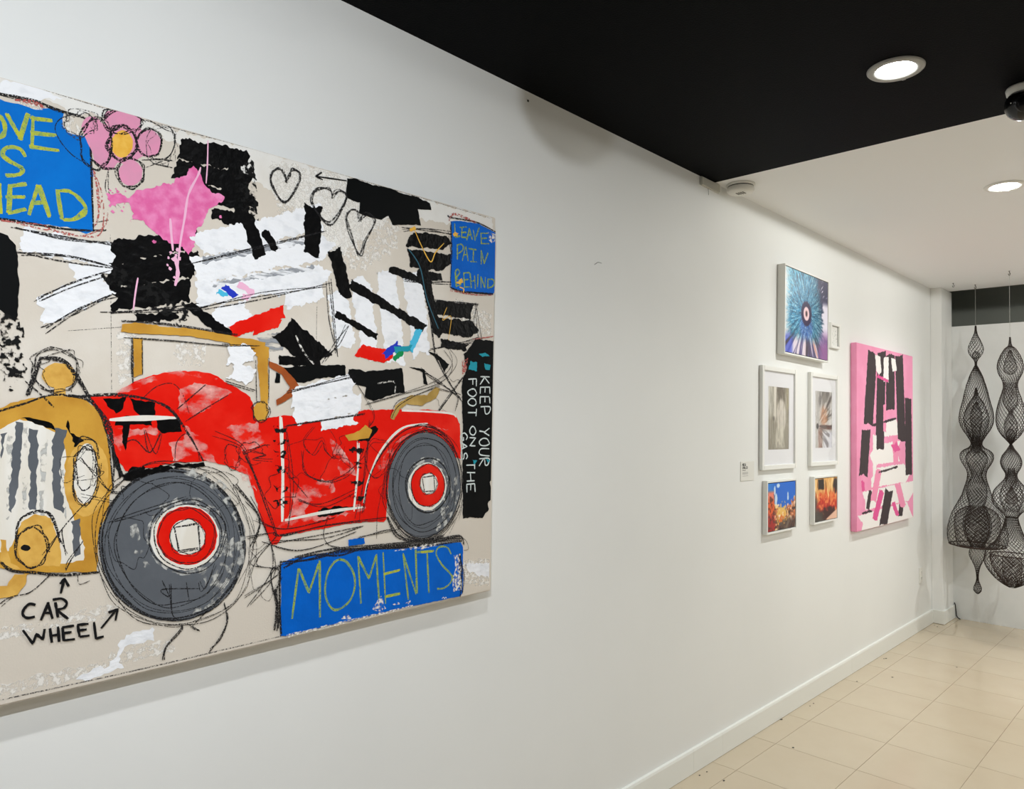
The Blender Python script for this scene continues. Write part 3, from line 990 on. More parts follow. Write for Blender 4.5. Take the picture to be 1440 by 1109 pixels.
c1, c2, c3, c4 = (0, 80, 2.6417), (340, 180, 3.2606), (0, 460, 3.4658), (340, 460, 3.4658)
c5, c7, s1, s2, bk9 = (0, 740, 3.961), (380, 740, 4.5), (0, 120, 5.044), (630, 290, 7.92), (640, 460, 3.957)

# ground: white scumbles
f = Film(cv, 'white_wash', P_wash)
f.poly([(-200, 42), (0, 106), (180, 166), (180, 172), (0, 118), (-200, 60)], amp=0.006)
f.poly([(180, 166), (330, 202), (500, 252), (692, 307), (692, 345), (640, 318), (560, 300), (520, 330), (470, 360), (420, 300), (380, 270), (340, 240), (260, 205)], amp=0.012)
f.poly([(0, 104), (100, 138), (180, 166), (250, 200), (200, 190), (160, 165), (100, 158), (70, 140), (0, 128)], amp=0.008)
f.done()
f = Film(cv, 'white_scumble', P_wdry)
f.poly([(380, 225), (470, 240), (560, 300), (560, 350), (500, 380), (450, 350), (395, 300)], amp=0.02)
f.poly([(0, 960), (120, 935), (180, 910), (240, 900), (245, 915), (120, 950), (0, 978)], amp=0.01)
f.poly([(0, 885), (60, 875), (140, 850), (165, 850), (160, 868), (60, 885), (0, 900)], amp=0.012)
f.poly([(630, 790), (690, 786), (690, 825), (650, 820), (640, 838)], amp=0.01)
f.poly([(165, 465), (190, 470), (192, 520), (165, 545)], amp=0.01)
f.poly([(245, 480), (290, 482), (285, 515), (250, 512)], amp=0.01)
f.poly([(640, 420), (690, 440), (690, 470), (650, 470)], amp=0.01)
f.done()
f = Film(cv, 'white_patch', P_white)
f.poly([(655, 640), (740, 590), (850, 560), (860, 640), (780, 660), (690, 670), (670, 720), (690, 780), (620, 800), (500, 850), (420, 850), (500, 800), (600, 770), (650, 720)], c5, 0.01)
f.poly([(650, 793), (690, 790), (690, 810), (672, 812)], amp=0.01)
f.poly([(0, 116), (40, 118), (90, 140), (40, 142), (0, 128)], amp=0.008)
f.done()
f = Film(cv, 'faint_pencil_line', P_charl)
f.line([(0, 107), (200, 168), (400, 222), (690, 307)], 0.0022)
f.line([(0, 984), (200, 940), (400, 893)], 0.003)
f.line([(155, 330), (157, 560)], 0.0015); f.line([(447, 360), (444, 520)], 0.0014); f.line([(95, 465), (240, 455)], 0.0015)
f.done()

# ---------------------------------------------------------------- sign LOVE IS AHEAD
def sign(label, m, outline, z, amp=0.003):
    f = Film(cv, 'painted_sign', m); f.poly(outline, z, amp); return f.done(label)


sg = sign('blue painted sign reading LOVE IS AHEAD', P_blue, [(-760, -130), (-400, -10), (-150, 60), (0, 98), (100, 125), (240, 165), (330, 160), (400, 170), (455, 185), (440, 235), (445, 290), (480, 335), (530, 355), (640, 370), (650, 560), (660, 1030), (610, 1050), (500, 1012), (350, 985), (150, 965), (0, 945), (-300, 920), (-780, 890)], s1)
f = Film(cv, 'letter', P_chalk, sg)
W1 = 0.0078
LS = ([(40, 195), (95, 290), (150, 385)], [(195, 200), (140, 385)], [(235, 220), (225, 450)], [(215, 235), (365, 250)], [(225, 335), (395, 355)], [(205, 430), (420, 460)],
           [(175, 500), (150, 455), (90, 440), (40, 450), (25, 490), (60, 530), (130, 570), (160, 600), (140, 630), (80, 640), (40, 635)],
           [(70, 700), (62, 905)], [(60, 715), (190, 700)], [(40, 790), (180, 795)], [(60, 905), (185, 880)],
           [(270, 710), (205, 920)], [(270, 710), (345, 935)], [(225, 835), (330, 830)], [(405, 740), (440, 950)], [(405, 745), (480, 750), (560, 800), (605, 870), (590, 910), (520, 945), (440, 950)],
           [(-30, 205), (15, 235), (35, 300), (15, 355), (-30, 375), (-85, 330), (-90, 260), (-30, 205)], [(-220, 130), (-210, 350)], [(-210, 350), (-130, 370)],
           [(-70, 430), (-60, 640)], [(-130, 690), (-125, 915)], [(-8, 690), (0, 912)], [(-125, 790), (10, 785)], [(-250, 660), (-310, 890)], [(-250, 660), (-180, 900)], [(-290, 800), (-200, 800)])
assert len(LS) == 26
k = 0
for n in (2, 4, 1, 4, 3, 2, 1, 2, 1, 3, 3):
    f.letter(LS[k:k+n], W1, s1, 2, 0.0011)
    k += n
f.done()
f = Film(cv, 'charcoal_outline', P_char, sg)
f.line([(-700, -150), (-200, 20), (0, 70), (100, 85), (250, 115), (400, 170), (520, 205), (620, 240)], 0.006, s1, 2, 0.001)
f.line([(640, 300), (645, 560), (660, 1030)], 0.005, s1, 2, 0.0008)
f.line([(-600, 890), (0, 945), (150, 970), (330, 990), (480, 1015), (640, 1030), (760, 1030)], 0.005, s1, 2, 0.001)
f.line([(560, 200), (440, 230), (390, 300), (430, 400), (520, 500), (640, 570)], 0.0022, s1, 1)
f.line([(630, 195), (640, 560)], 0.002, s1)
f.line([(690, 970), (770, 955)], 0.002, s1)
f.done()
f = Film(cv, 'white_dry_edge', P_wdry, sg)
f.poly([(110, 120), (330, 150), (320, 175), (250, 172), (150, 140)], s1, 0.004)
f.poly([(455, 190), (500, 215), (560, 300), (580, 350), (520, 350), (480, 330), (445, 280)], s1, 0.003)
f.done()
f = Film(cv, 'red_crayon_scribble', P_rose)
f.line([(670, 620), (700, 750), (700, 900), (670, 1000)], 0.003, s1, 3, 0.003)
f.line([(760, 860), (740, 980), (690, 1050), (560, 1065), (400, 1030), (300, 1000), (100, 975), (0, 965)], 0.003, s1, 2, 0.003)
f.line([(100, 105), (240, 130), (320, 165)], 0.004, s1, 3, 0.002)
f.done()

# ---------------------------------------------------------------- flower
fo = bpy.data.objects.new('painted_flower', None); COL.objects.link(fo); fo.parent = root; fo['label'] = 'pink painted flower with a yellow centre'
fl = Film(cv, 'petal', P_pinkp, fo)
fl.poly([(305, 250), (330, 222), (360, 228), (385, 250), (440, 262), (430, 330), (440, 385), (410, 418), (365, 405), (340, 350), (318, 300)], c1, 0.002, curve=True)
fl.oval((455, 232), 72, 36, c1, rot=0.12); fl.oval((552, 322), 46, 52, c1); fl.oval((485, 432), 44, 46, c1); fl.oval((465, 320), 82, 76, c1)
fl.done()
f = Film(cv, 'flower_centre', P_yel, fo); f.oval((453, 324), 40, 50, c1); f.done()
f = Film(cv, 'charcoal_outline', P_char, fo)
f.loop((453, 322), 52, 64, 0.005, c1, 3, 0.002); f.loop((555, 320), 46, 52, 0.0045, c1, 2, 0.002); f.loop((487, 430), 50, 54, 0.0045, c1, 2, 0.002)
f.loop((355, 320), 62, 100, 0.0035, c1, 2, 0.003); f.loop((455, 240), 75, 48, 0.004, c1, 2, 0.003, 0.12)
f.line([(340, 380), (380, 412), (430, 415)], 0.007, c1); f.line([(380, 245), (410, 205), (460, 195), (540, 240)], 0.004, c1, 2, 0.002)
f.line([(560, 378), (640, 385)], 0.004, c1); f.line([(565, 395), (640, 412)], 0.004, c1)
f.line([(520, 215), (610, 265), (650, 300), (620, 370), (540, 400)], 0.0025, c1, 2, 0.004)
f.done()
f = Film(cv, 'charcoal_scribble', P_charl)
f.loop((300, 250), 55, 45, 0.0025, c1, 3, 0.004); f.loop((600, 330), 55, 70, 0.002, c1, 2, 0.004)
f.line([(395, 420), (405, 500), (440, 560)], 0.0022, c1, 2, 0.003)
f.done()

# ---------------------------------------------------------------- black slabs, pink splash and white knife work (abstract passages)
f = Film(cv, 'black_slab', P_black)
for a, b, w in (((252, 210), (342, 226), 30), ((246, 238), (350, 258), 28), ((262, 268), (352, 286), 26), ((326, 214), (342, 318), 22), ((300, 300), (350, 312), 16),
                ((146, 356), (268, 338), 32), ((150, 388), (276, 370), 34), ((160, 420), (266, 408), 32), ((190, 446), (246, 444), 14)):
    f.slab(a, b, w, w*random.uniform(0.8, 1.1), None, 0.009)
f.done()
f = Film(cv, 'dry_black_edge', P_bdry)
f.slab((346, 224), (352, 310), 22); f.slab((140, 372), (262, 446), 30)
f.done()
f = Film(cv, 'pink_splash', P_pink)
f.poly([(395, 512), (430, 505), (470, 522), (520, 490), (600, 475), (650, 462), (690, 440), (715, 410), (740, 430), (760, 480), (800, 510), (826, 516), (820, 540), (790, 560), (760, 600), (730, 650), (718, 700), (700, 735), (680, 700), (650, 690), (600, 670), (560, 645), (530, 600), (480, 612), (500, 580), (480, 545), (440, 545), (405, 560)], c1, 0.008, 0.004)
f.specks((420, 530), 60, 60, 14, 0.002, 0.006, c1); f.specks((700, 640), 140, 120, 16, 0.002, 0.006, c1)
po_ = f.done('pink splash of thick paint over black')
f = Film(cv, 'paint_drip', P_pinkd, po_)
f.line([(745, 410), (735, 440), (700, 510), (685, 600), (668, 700), (655, 830)], 0.0055, c1); f.line([(632, 600), (636, 660), (642, 720)], 0.006, c1)
f.line([(512, 820), (502, 880), (495, 940)], 0.004, c1); f.line([(772, 310), (770, 400), (765, 470)], 0.004, c1); f.line([(650, 740), (660, 800), (650, 850)], 0.009, c1)
f.specks((655, 760), 40, 60, 10, 0.003, 0.007, c1)
f.done()
f = Film(cv, 'white_slab', P_white)
for a, b, w in (((28, 336), (156, 358), 34), ((58, 438), (152, 396), 36), ((100, 384), (150, 378), 24),
                ((276, 346), (448, 306), 34), ((272, 380), (458, 346), 38), ((276, 414), (456, 386), 34), ((300, 448), (352, 436), 30), ((400, 424), (452, 408), 22),
                ((474, 412), (486, 488), 26), ((506, 392), (520, 500), 28), ((543, 380), (556, 510), 28), ((580, 382), (592, 500), 28)):
    f.slab(a, b, w, w*random.uniform(0.85, 1.1), None, 0.010)
f.done()
f = Film(cv, 'grey_scrape', mat('grey_scraped_paint', (150, 154, 160), 0.6, dry=(0.4, 0.6), dscale=40, dstretch=(1, 0.4, 2)))
f.slab((286, 366), (450, 334), 9); f.slab((362, 482), (396, 480), 24)
f.slab((300, 400), (440, 376), 7)
f.done()
f = Film(cv, 'black_bar', P_black)
for a, b, w in (((346, 302), (366, 362), 18), ((440, 292), (438, 356), 24), ((372, 324), (386, 352), 12), ((264, 428), (322, 472), 15), ((398, 462), (448, 506), 38), ((392, 506), (452, 510), 12),
                ((492, 398), (596, 462), 13), ((470, 440), (530, 474), 9), ((548, 378), (604, 398), 10), ((470, 352), (486, 416), 20), ((576, 336), (628, 342), 22), ((574, 362), (628, 370), 24), ((586, 386), (622, 390), 12),
                ((594, 376), (616, 470), 15), ((612, 432), (662, 438), 20), ((614, 456), (666, 464), 22), ((620, 482), (656, 488), 12)):
    f.slab(a, b, w, w*random.uniform(0.8, 1.15), None, 0.006)
f.done()
for m_, sl in ((P_red, (((326, 466), (398, 438), 18), ((356, 464), (392, 452), 14), ((505, 492), (546, 502), 19))), (P_navy, (((314, 402), (330, 416), 10), ((540, 500), (560, 484), 10))), (P_cyan, (((306, 410), (318, 416), 8), ((576, 494), (590, 462), 9))),
               (P_pinkd, (((334, 398), (356, 412), 10), ((340, 416), (350, 420), 8))), (P_teal, (((554, 492), (578, 490), 9),)), (P_green, (((552, 504), (566, 496), 7),))):
    f = Film(cv, 'colour_dab', m_)
    for a, b, w in sl:
        f.slab(a, b, w, None, None, 0.005)
    f.done()
f = Film(cv, 'charcoal_scribble', P_char)
for a, b in (((22, 322), (160, 344)), ((24, 356), (158, 376)), ((50, 424), (150, 382)), ((60, 462), (160, 416)), ((150, 442), (280, 430)), ((262, 372), (456, 326)), ((270, 434), (460, 402)), ((462, 392), (474, 500)), ((602, 376), (610, 500)),
             ((566, 322), (640, 330)), ((568, 392), (640, 400)), ((604, 422), (674, 430)), ((606, 494), (676, 478)), ((632, 320), (640, 404)), ((668, 426), (676, 486)), ((454, 508), (490, 462)), ((590, 520), (646, 560)), ((600, 600), (652, 530)), ((612, 500), (650, 566))):
    f.line([a, ((a[0]+b[0])/2+random.uniform(-4, 4), (a[1]+b[1])/2+random.uniform(-4, 4)), b], 0.003, None, 3, 0.005)
f.done()
f = Film(cv, 'yellow_drip', P_yel)
f.line([(576, 324), (584, 320)], 0.012, None); f.line([(582, 322), (592, 345), (605, 368), (612, 355), (624, 342)], 0.004)
f.line([(628, 432), (622, 450), (634, 445), (630, 478)], 0.0022)
f.done(None, True)
f = Film(cv, 'teal_drip', mat('dull_teal_drip', (40, 96, 116), 0.5)); f.line([(574, 350), (590, 375), (600, 420), (616, 462)], 0.004); f.done()

# black painted bars between the car and the white passages
f = Film(cv, 'black_bar', P_blackf)
f.poly([(200, 195), (330, 185), (500, 185), (510, 240), (400, 245), (300, 270), (255, 265)], c4, 0.004)
f.poly([(505, 270), (520, 200), (620, 215), (780, 200), (795, 320), (740, 325), (640, 360), (600, 340), (605, 290)], c4, 0.004)
f.poly([(905, 120), (950, 130), (1010, 180), (985, 220), (960, 160)], c4, 0.004); f.poly([(815, 195), (890, 205), (905, 280), (885, 275), (880, 220)], c4, 0.003)
f.poly([(165, 220), (185, 230), (185, 270), (160, 270)], c4, 0.003)
f.done()
f = Film(cv, 'white_line', P_wdry)
f.line([(262, 40), (300, 120), (350, 180)], 0.006, c4); f.line([(660, 275), (740, 265), (745, 320)], 0.005, c4)
f.done()

# ---------------------------------------------------------------- black patches
f = Film(cv, 'black_patch', P_blackf)
f.poly([(-400, 560), (0, 655), (25, 665), (55, 700), (65, 740), (68, 960), (55, 985), (0, 940), (-400, 900)], c1, 0.003)
f.done('flat black patch under the left blue sign')
f = Film(cv, 'dry_black_edge', P_bdry)
f.poly([(0, 950), (65, 975), (85, 1040), (90, 1109), (40, 1109), (0, 1070)], c1, 0.006)
f.poly([(60, 0), (110, 0), (118, 240), (60, 235), (20, 290), (0, 200), (0, 100), (50, 120)], c3, 0.008)
f.specks((70, 200), 60, 120, 26, 0.002, 0.006, c3)
f.done()
f = Film(cv, 'black_patch', P_blackf)
f.poly([(482, 232), (520, 230), (600, 262), (660, 270), (740, 300), (800, 315), (860, 345), (868, 376), (805, 372), (820, 445), (690, 445), (670, 400), (640, 420), (560, 400), (535, 390), (540, 340), (485, 322), (475, 290)], c2, 0.003)
f.done('flat black patch along the top edge')
f = Film(cv, 'painted_arrow', P_ink)
f.line([(480, 242), (340, 222)], 0.005, c2); f.line([(366, 203), (338, 222), (371, 238)], 0.005, c2, curve=False)
f.done()
for path in ([(205, 248), (190, 203), (160, 185), (135, 215), (140, 270), (197, 342), (258, 262), (265, 215), (235, 198), (210, 220), (205, 248)],
             [(412, 315), (400, 282), (350, 275), (320, 310), (332, 372), (402, 440), (468, 345), (475, 300), (440, 285), (412, 315)],
             [(540, 425), (530, 382), (500, 375), (480, 410), (495, 480), (540, 590), (560, 520), (605, 440), (600, 405), (565, 395), (540, 425)]):
    f = Film(cv, 'heart_outline', P_char); f.line(path, 0.0042, c2, 3, 0.0028); f.done()

bp9 = Film(cv, 'black_patch', P_blackf)
bp9.poly([(110, 65), (215, 75), (215, 830), (190, 860), (205, 900), (205, 950), (180, 980), (185, 1010), (150, 1062), (60, 1058), (40, 1065), (40, 550), (35, 300), (60, 230), (45, 150), (80, 110)], bk9, 0.004)
bo = bp9.done('tall black patch reading KEEP YOUR FOOT ON THE GAS')
f = Film(cv, 'letter', P_chalkw, bo)
for word, xb, xt, y0, y1 in (('KEEP', 138, 190, 276, 498), ('YOUR', 132, 188, 562, 786), ('FOOT', 70, 116, 288, 508), ('ON', 80, 112, 552, 676), ('THE', 62, 108, 742, 936), ('GAS', 30, 66, 588, 750)):
    n = len(word); adv = (y1-y0)/n
    for i, ch in enumerate(word):
        f.letter([[(xb+p[1]*(xt-xb)+random.uniform(-2, 2), y0+i*adv+p[0]*adv*0.74+random.uniform(-2, 2)) for p in st] for st in FONT[ch]], 0.0048, bk9, 1, 0, ch in 'OGSUPR')
f.done()
f = Film(cv, 'teal_dab', P_teal)
f.poly([(130, 145), (165, 140), (190, 160), (150, 165)], bk9, 0.004); f.poly([(85, 185), (120, 195), (120, 245), (70, 235)], bk9, 0.006); f.poly([(160, 205), (195, 210), (190, 238), (165, 235)], bk9, 0.004)
f.poly([(95, 735), (120, 740), (105, 765)], bk9, 0.003); f.poly([(170, 735), (190, 738), (180, 755)], bk9, 0.003)
f.done()
f = Film(cv, 'faint_pink_edge', P_rose)
f.poly([(35, 190), (70, 170), (65, 230), (40, 270)], bk9, 0.004); f.line([(100, 70), (215, 48)], 0.004, bk9, 2, 0.002)
f.done()

# ---------------------------------------------------------------- sign LEAVE PAIN BEHIND
sg = sign('small blue painted sign reading LEAVE PAIN BEHIND', P_blue2, [(28, 165), (130, 162), (330, 192), (528, 300), (524, 400), (520, 945), (490, 985), (280, 960), (130, 940), (30, 905), (26, 600), (36, 380)], s2, 0.002)
f = Film(cv, 'letter', P_chalk2, sg)
LS = ([(70, 195), (75, 345)], [(75, 345), (130, 335)], [(150, 230), (145, 345)], [(130, 235), (205, 230)], [(140, 290), (200, 290)], [(145, 345), (205, 345)], [(235, 245), (205, 380)], [(235, 245), (265, 370)], [(215, 320), (255, 320)],
           [(275, 260), (295, 380)], [(295, 380), (345, 240)], [(365, 300), (370, 420)], [(355, 300), (440, 295)], [(365, 360), (430, 355)], [(360, 415), (455, 420)],
           [(100, 425), (100, 590)], [(100, 430), (140, 420), (165, 450), (155, 490), (110, 525)], [(195, 440), (155, 610)], [(195, 440), (220, 610)], [(175, 540), (215, 540)], [(280, 480), (275, 620)], [(225, 470), (310, 485)], [(245, 615), (315, 620)],
           [(365, 490), (365, 645)], [(365, 495), (400, 640)], [(400, 640), (440, 520)], [(80, 740), (90, 900)], [(70, 745), (100, 700), (125, 740), (92, 800), (128, 840), (140, 870), (90, 892)],
           [(170, 740), (180, 910)], [(170, 745), (235, 735)], [(175, 820), (220, 815)], [(180, 900), (240, 895)], [(240, 745), (255, 910)], [(292, 770), (300, 920)], [(250, 835), (300, 830)], [(330, 760), (325, 900)],
           [(360, 780), (365, 910)], [(360, 785), (405, 910)], [(405, 910), (415, 790)], [(440, 810), (440, 915)], [(440, 810), (490, 815), (510, 850), (490, 890), (440, 910)])
assert len(LS) == 41
k = 0
for n in (2, 4, 3, 2, 4, 2, 3, 3, 3, 2, 4, 3, 1, 3, 2):
    f.letter(LS[k:k+n], 0.0046, s2, 2, 0.0007)
    k += n
f.done()
f = Film(cv, 'charcoal_outline', P_char, sg)
f.line([(-10, 105), (60, 125), (200, 150), (350, 195), (535, 290)], 0.006, s2, 2, 0.001); f.line([(30, 170), (35, 500), (20, 900)], 0.004, s2, 2, 0.001)
f.line([(20, 900), (140, 945), (280, 965), (500, 975)], 0.006, s2, 2, 0.0015); f.line([(530, 300), (525, 900)], 0.003, s2)
f.done()
f = Film(cv, 'yellow_dab', P_yel, sg)
f.poly([(50, 310), (80, 290), (115, 300), (95, 330), (60, 340)], s2, 0.004); f.poly([(80, 850), (110, 830), (150, 800), (165, 850), (130, 875), (100, 870)], s2, 0.005)
f.line([(125, 900), (170, 920), (165, 960)], 0.005, s2)
f.done()
f = Film(cv, 'white_dry_edge', P_wdry, sg); f.poly([(440, 290), (525, 310), (520, 390), (480, 410), (450, 380)], s2, 0.003); f.done()
f = Film(cv, 'red_crayon_scribble', P_rose); f.line([(20, 930), (130, 960), (300, 985), (480, 990)], 0.004, s2, 2, 0.002); f.line([(0, 160), (60, 100), (200, 130), (300, 175)], 0.004, s2, 2, 0.002); f.done()

# ---------------------------------------------------------------- the car
car = Film(cv, 'painted_car', P_red)
car.poly([(127, 559), (162, 556), (175, 545), (196, 533), (231, 523), (260, 521), (288, 523), (306, 529), (315, 537), (335, 547), (352, 558), (357, 576), (368, 588), (398, 584), (427, 584), (465, 600), (500, 584), (504.5, 577), (548, 575.4), (565, 575.4), (600, 576), (628.5, 578.3), (640, 584), (646, 596), (647.5, 645),
          (630, 640), (600, 606), (570, 618), (550, 650), (545, 690), (543, 728), (539, 733), (501.6, 734), (426.6, 748.5), (397.7, 751.4), (388, 766), (381, 766), (377.5, 757), (365, 722), (349, 668), (317, 654), (288.5, 647.5), (245, 650), (202, 659), (176, 662), (164.5, 645), (153, 616), (138.5, 584)], None, 0.003)
co = car.done('red painted vintage convertible car')
f = Film(cv, 'worn_highlight', P_rdry, co)
for pts, z in (([(560, 325), (680, 250), (820, 215), (1000, 215), (1080, 262), (900, 240), (760, 250), (640, 310)], c3), ([(870, 300), (1000, 270), (1130, 320), (1040, 380), (930, 440), (870, 420)], c3), ([(530, 500), (760, 490), (770, 515), (600, 540), (590, 600), (540, 560)], c3),
               ([(900, 480), (1000, 560), (1060, 680), (1000, 640), (900, 640)], c3), ([(1100, 480), (1250, 460), (1290, 560), (1180, 600)], c3), ([(820, 560), (900, 540), (940, 620), (850, 650)], c3), ([(1130, 640), (1200, 690), (1250, 800), (1180, 760)], c3),
               ([(0, 470), (60, 520), (80, 570), (20, 560)], c4), ([(220, 780), (440, 740), (450, 800), (320, 860), (300, 920), (220, 930), (250, 860)], c4), ([(150, 990), (560, 900), (600, 880), (590, 860), (300, 920), (210, 940)], c4), ([(420, 540), (500, 600), (560, 720), (480, 720)], c4),
               ([(640, 700), (740, 560), (900, 470), (1010, 500), (880, 490), (760, 570), (690, 690)], c4)):
    f.poly(pts, z, 0.008)
f.done()
f = Film(cv, 'black_patch', P_black, co)
f.poly([(500, 345), (612, 340), (598, 395), (562, 422), (520, 385)], c3, 0.005); f.poly([(630, 350), (752, 368), (755, 425), (690, 440), (650, 400)], c3, 0.005)
f.poly([(755, 445), (870, 438), (885, 505), (800, 520), (765, 500)], c3, 0.004); f.poly([(560, 455), (740, 450), (740, 482), (560, 478)], c3, 0.006)
f.poly([(595, 435), (636, 432), (612, 600), (592, 560)], c3, 0.003); f.poly([(630, 690), (700, 670), (705, 740), (600, 745)], c3, 0.006); f.poly([(545, 560), (600, 720), (580, 740), (545, 620)], c3, 0.003)
f.poly([(600, 500), (650, 480), (665, 495), (620, 555), (560, 555)], c4, 0.003)
f.poly([(370, 890), (450, 870), (540, 870), (530, 890), (440, 915), (370, 920)], c4, 0.006)
f.done()
f = Film(cv, 'door_edge', P_cream, co)
f.line([(188, 440), (195, 700), (200, 940)], 0.009, c4, 2, 0.002); f.line([(565, 560), (560, 700), (545, 890)], 0.006, c4, 2, 0.002); f.line([(205, 935), (400, 905), (590, 870)], 0.006, c4, 2, 0.002)
f.line([(595, 860), (620, 720), (690, 580), (790, 490), (900, 470)], 0.006, c4, 2, 0.002); f.line([(530, 455), (700, 445), (860, 440)], 0.006, c3, 2, 0.002); f.line([(780, 405), (1000, 412), (1040, 440)], 0.005, c4, 2, 0.002)
f.done()
f = Film(cv, 'hinge_mark', P_bdry, co)
for y in (500, 560, 620, 690, 790, 860):
    f.poly([(150, y-18), (225, y-14), (215, y+18), (165, y+12)], c4, 0.008)
for y in (600, 670, 760, 830):
    f.poly([(520, y-15), (600, y-10), (580, y+15), (530, y+10)], c4, 0.008)
f.done()
f = Film(cv, 'charcoal_outline', P_char, co)
f.line([(440, 345), (520, 480), (560, 650), (600, 740)], 0.006, c3, 2, 0.0015); f.line([(200, 340), (400, 340), (560, 330), (720, 350), (830, 400), (920, 520), (990, 650)], 0.005, c3, 2, 0.0015)
f.line([(860, 400), (1000, 280)], 0.003, c3); f.line([(900, 460), (1010, 390), (1110, 330)], 0.003, c3); f.line([(610, 560), (660, 550), (730, 610), (780, 510)], 0.003, c3); f.line([(680, 360), (760, 290), (840, 275), (890, 330), (920, 420)], 0.0022, c3)
f.line([(850, 650), (860, 560), (910, 520), (960, 600), (970, 650)], 0.0022, c3); f.line([(1190, 610), (1280, 580), (1317, 570)], 0.003, c3, 2, 0.003); f.loop((1130, 630), 40, 60, 0.0022, c3, 2, 0.003)
f.line([(0, 600), (60, 720), (120, 880), (170, 1020)], 0.004, c4, 2, 0.002); f.line([(150, 1000), (200, 1010), (420, 960), (700, 930)], 0.004, c4, 2, 0.002); f.line([(150, 1040), (400, 1020), (590, 970)], 0.004, c4, 2, 0.003)
f.line([(340, 480), (300, 560), (340, 620), (390, 560), (400, 600), (450, 640), (470, 590)], 0.002, c4, 2, 0.003); f.line([(290, 600), (310, 710), (420, 745), (520, 715), (590, 620)], 0.0028, c4, 2, 0.003)
f.line([(420, 490), (460, 560), (440, 620), (480, 640), (500, 580)], 0.002, c4); f.loop((660, 640), 60, 85, 0.002, c4, 2, 0.004); f.line([(590, 900), (620, 730), (700, 590), (800, 500), (900, 480), (1010, 540), (1050, 640)], 0.004, c4, 2, 0.002)
f.line([(690, 760), (660, 900), (655, 1030)], 0.002, c4); f.line([(430, 900), (400, 1000), (420, 1060), (480, 1070)], 0.002, c4, 2, 0.003)
f.line([(210, 700), (320, 830)], 0.003, c4); f.line([(30, 600), (110, 620), (60, 640), (150, 650)], 0.002, c4, 2, 0.003)
f.done()

# radiator
rd = Film(cv, 'radiator', P_gold)
rd.poly([(-70, 600), (-30, 582), (0, 573), (29, 562), (72, 557), (115, 560), (133, 572), (147, 596), (154, 633), (157, 680), (150, 720), (138, 745), (136, 803), (38, 806), (0, 798), (-70, 790)], None, 0.003)
ro = rd.done('ochre radiator shell with grey stripes')
f = Film(cv, 'grille', P_cream, ro)
f.poly([(-55, 625), (0, 602), (27, 590), (60, 598), (85, 612), (93, 640), (90, 680), (95, 705), (105, 735), (118, 760), (117, 788), (80, 792), (60, 745), (30, 735), (12, 775), (-55, 780)], None, 0.004); f.done()
f = Film(cv, 'grille_streak', P_grdry, ro)
for a, b, w in (((14, 612), (10, 730), 8), ((36, 600), (34, 716), 7), ((62, 606), (58, 730), 8), ((86, 660), (92, 730), 6)):
    f.slab(a, b, w, w*0.7, None, 0.004)
f.done()
f = Film(cv, 'grille_stripe', P_grey, ro)
for pts in ([(75, 455), (105, 465), (92, 780), (52, 905), (40, 890), (62, 600)], [(140, 490), (185, 500), (176, 890), (138, 890)], [(265, 490), (322, 500), (292, 700), (312, 900), (262, 880), (255, 650)], [(0, 520), (32, 512), (8, 620), (0, 640)], [(345, 950), (388, 930), (388, 1100), (358, 1120)]):
    f.poly(pts, c3, 0.005)
f.done()
f = Film(cv, 'black_patch', P_black, ro)
f.poly([(100, 440), (200, 455), (250, 470), (270, 500), (225, 485), (150, 465)], c3, 0.005); f.poly([(330, 450), (345, 510), (410, 555), (395, 580), (365, 580), (330, 500)], c3, 0.006); f.done()
hl = Film(cv, 'headlamp', P_goldl, ro); hl.oval((420, 735), 108, 185, c3, 0.002, 0.08); ho = hl.done()
f = Film(cv, 'headlamp_glass', P_cream, ro); f.oval((415, 712), 58, 148, c3, 0.003, 0.06); f.done()
f = Film(cv, 'horn', P_goldl, ro)
f.poly([(75, 1060), (100, 950), (170, 905), (250, 930), (300, 1110), (290, 1160), (120, 1160)], c3, 0.004); f.oval((175, 115), 80, 110, c5, 0.003)
f.poly([(0, 330), (40, 330), (80, 265), (150, 262), (140, 320), (90, 382), (0, 402), (-200, 400), (-200, 330)], c5, 0.003); f.poly([(0, 70), (30, 75), (35, 130), (60, 200), (110, 230), (60, 250), (0, 200)], c5, 0.003)
f.done()
f = Film(cv, 'horn_hole', P_ink, ro); f.oval((140, 118), 28, 18, c5, 0.001); f.done()
f = Film(cv, 'hood_ornament', P_goldl, co); f.oval((285, 235), 86, 60, c3, 0.003); f.poly([(262, 285), (318, 285), (320, 338), (258, 338)], c3, 0.002); f.done()
f = Film(cv, 'charcoal_outline', P_char, ro)
f.line([(0, 410), (120, 370), (250, 330), (400, 345), (470, 400), (520, 500), (540, 640), (550, 800)], 0.005, c3, 2, 0.0015); f.loop((418, 720), 62, 150, 0.0028, c3, 3, 0.003, 0.06); f.loop((415, 690), 45, 100, 0.002, c3, 2, 0.004)
f.line([(195, 150), (130, 330)], 0.008, c3, 2, 0.001); f.line([(195, 150), (300, 160), (370, 240), (440, 350)], 0.008, c3, 2, 0.001); f.line([(120, 262), (200, 330), (260, 390)], 0.004, c3)
f.loop((270, 210), 110, 110, 0.002, c3, 3, 0.004); f.loop((175, 115), 85, 112, 0.004, c5, 2, 0.002); f.line([(75, 1060), (90, 940), (170, 895), (240, 920), (300, 1050)], 0.005, c3, 2, 0.002)
f.line([(0, 205), (60, 240), (180, 255), (350, 265), (545, 250)], 0.006, c5, 2, 0.0015); f.line([(390, 640), (460, 720), (540, 790), (620, 800)], 0.0025, c3, 2, 0.003); f.line([(400, 820), (600, 870), (680, 950), (560, 1000)], 0.0022, c3, 2, 0.003)
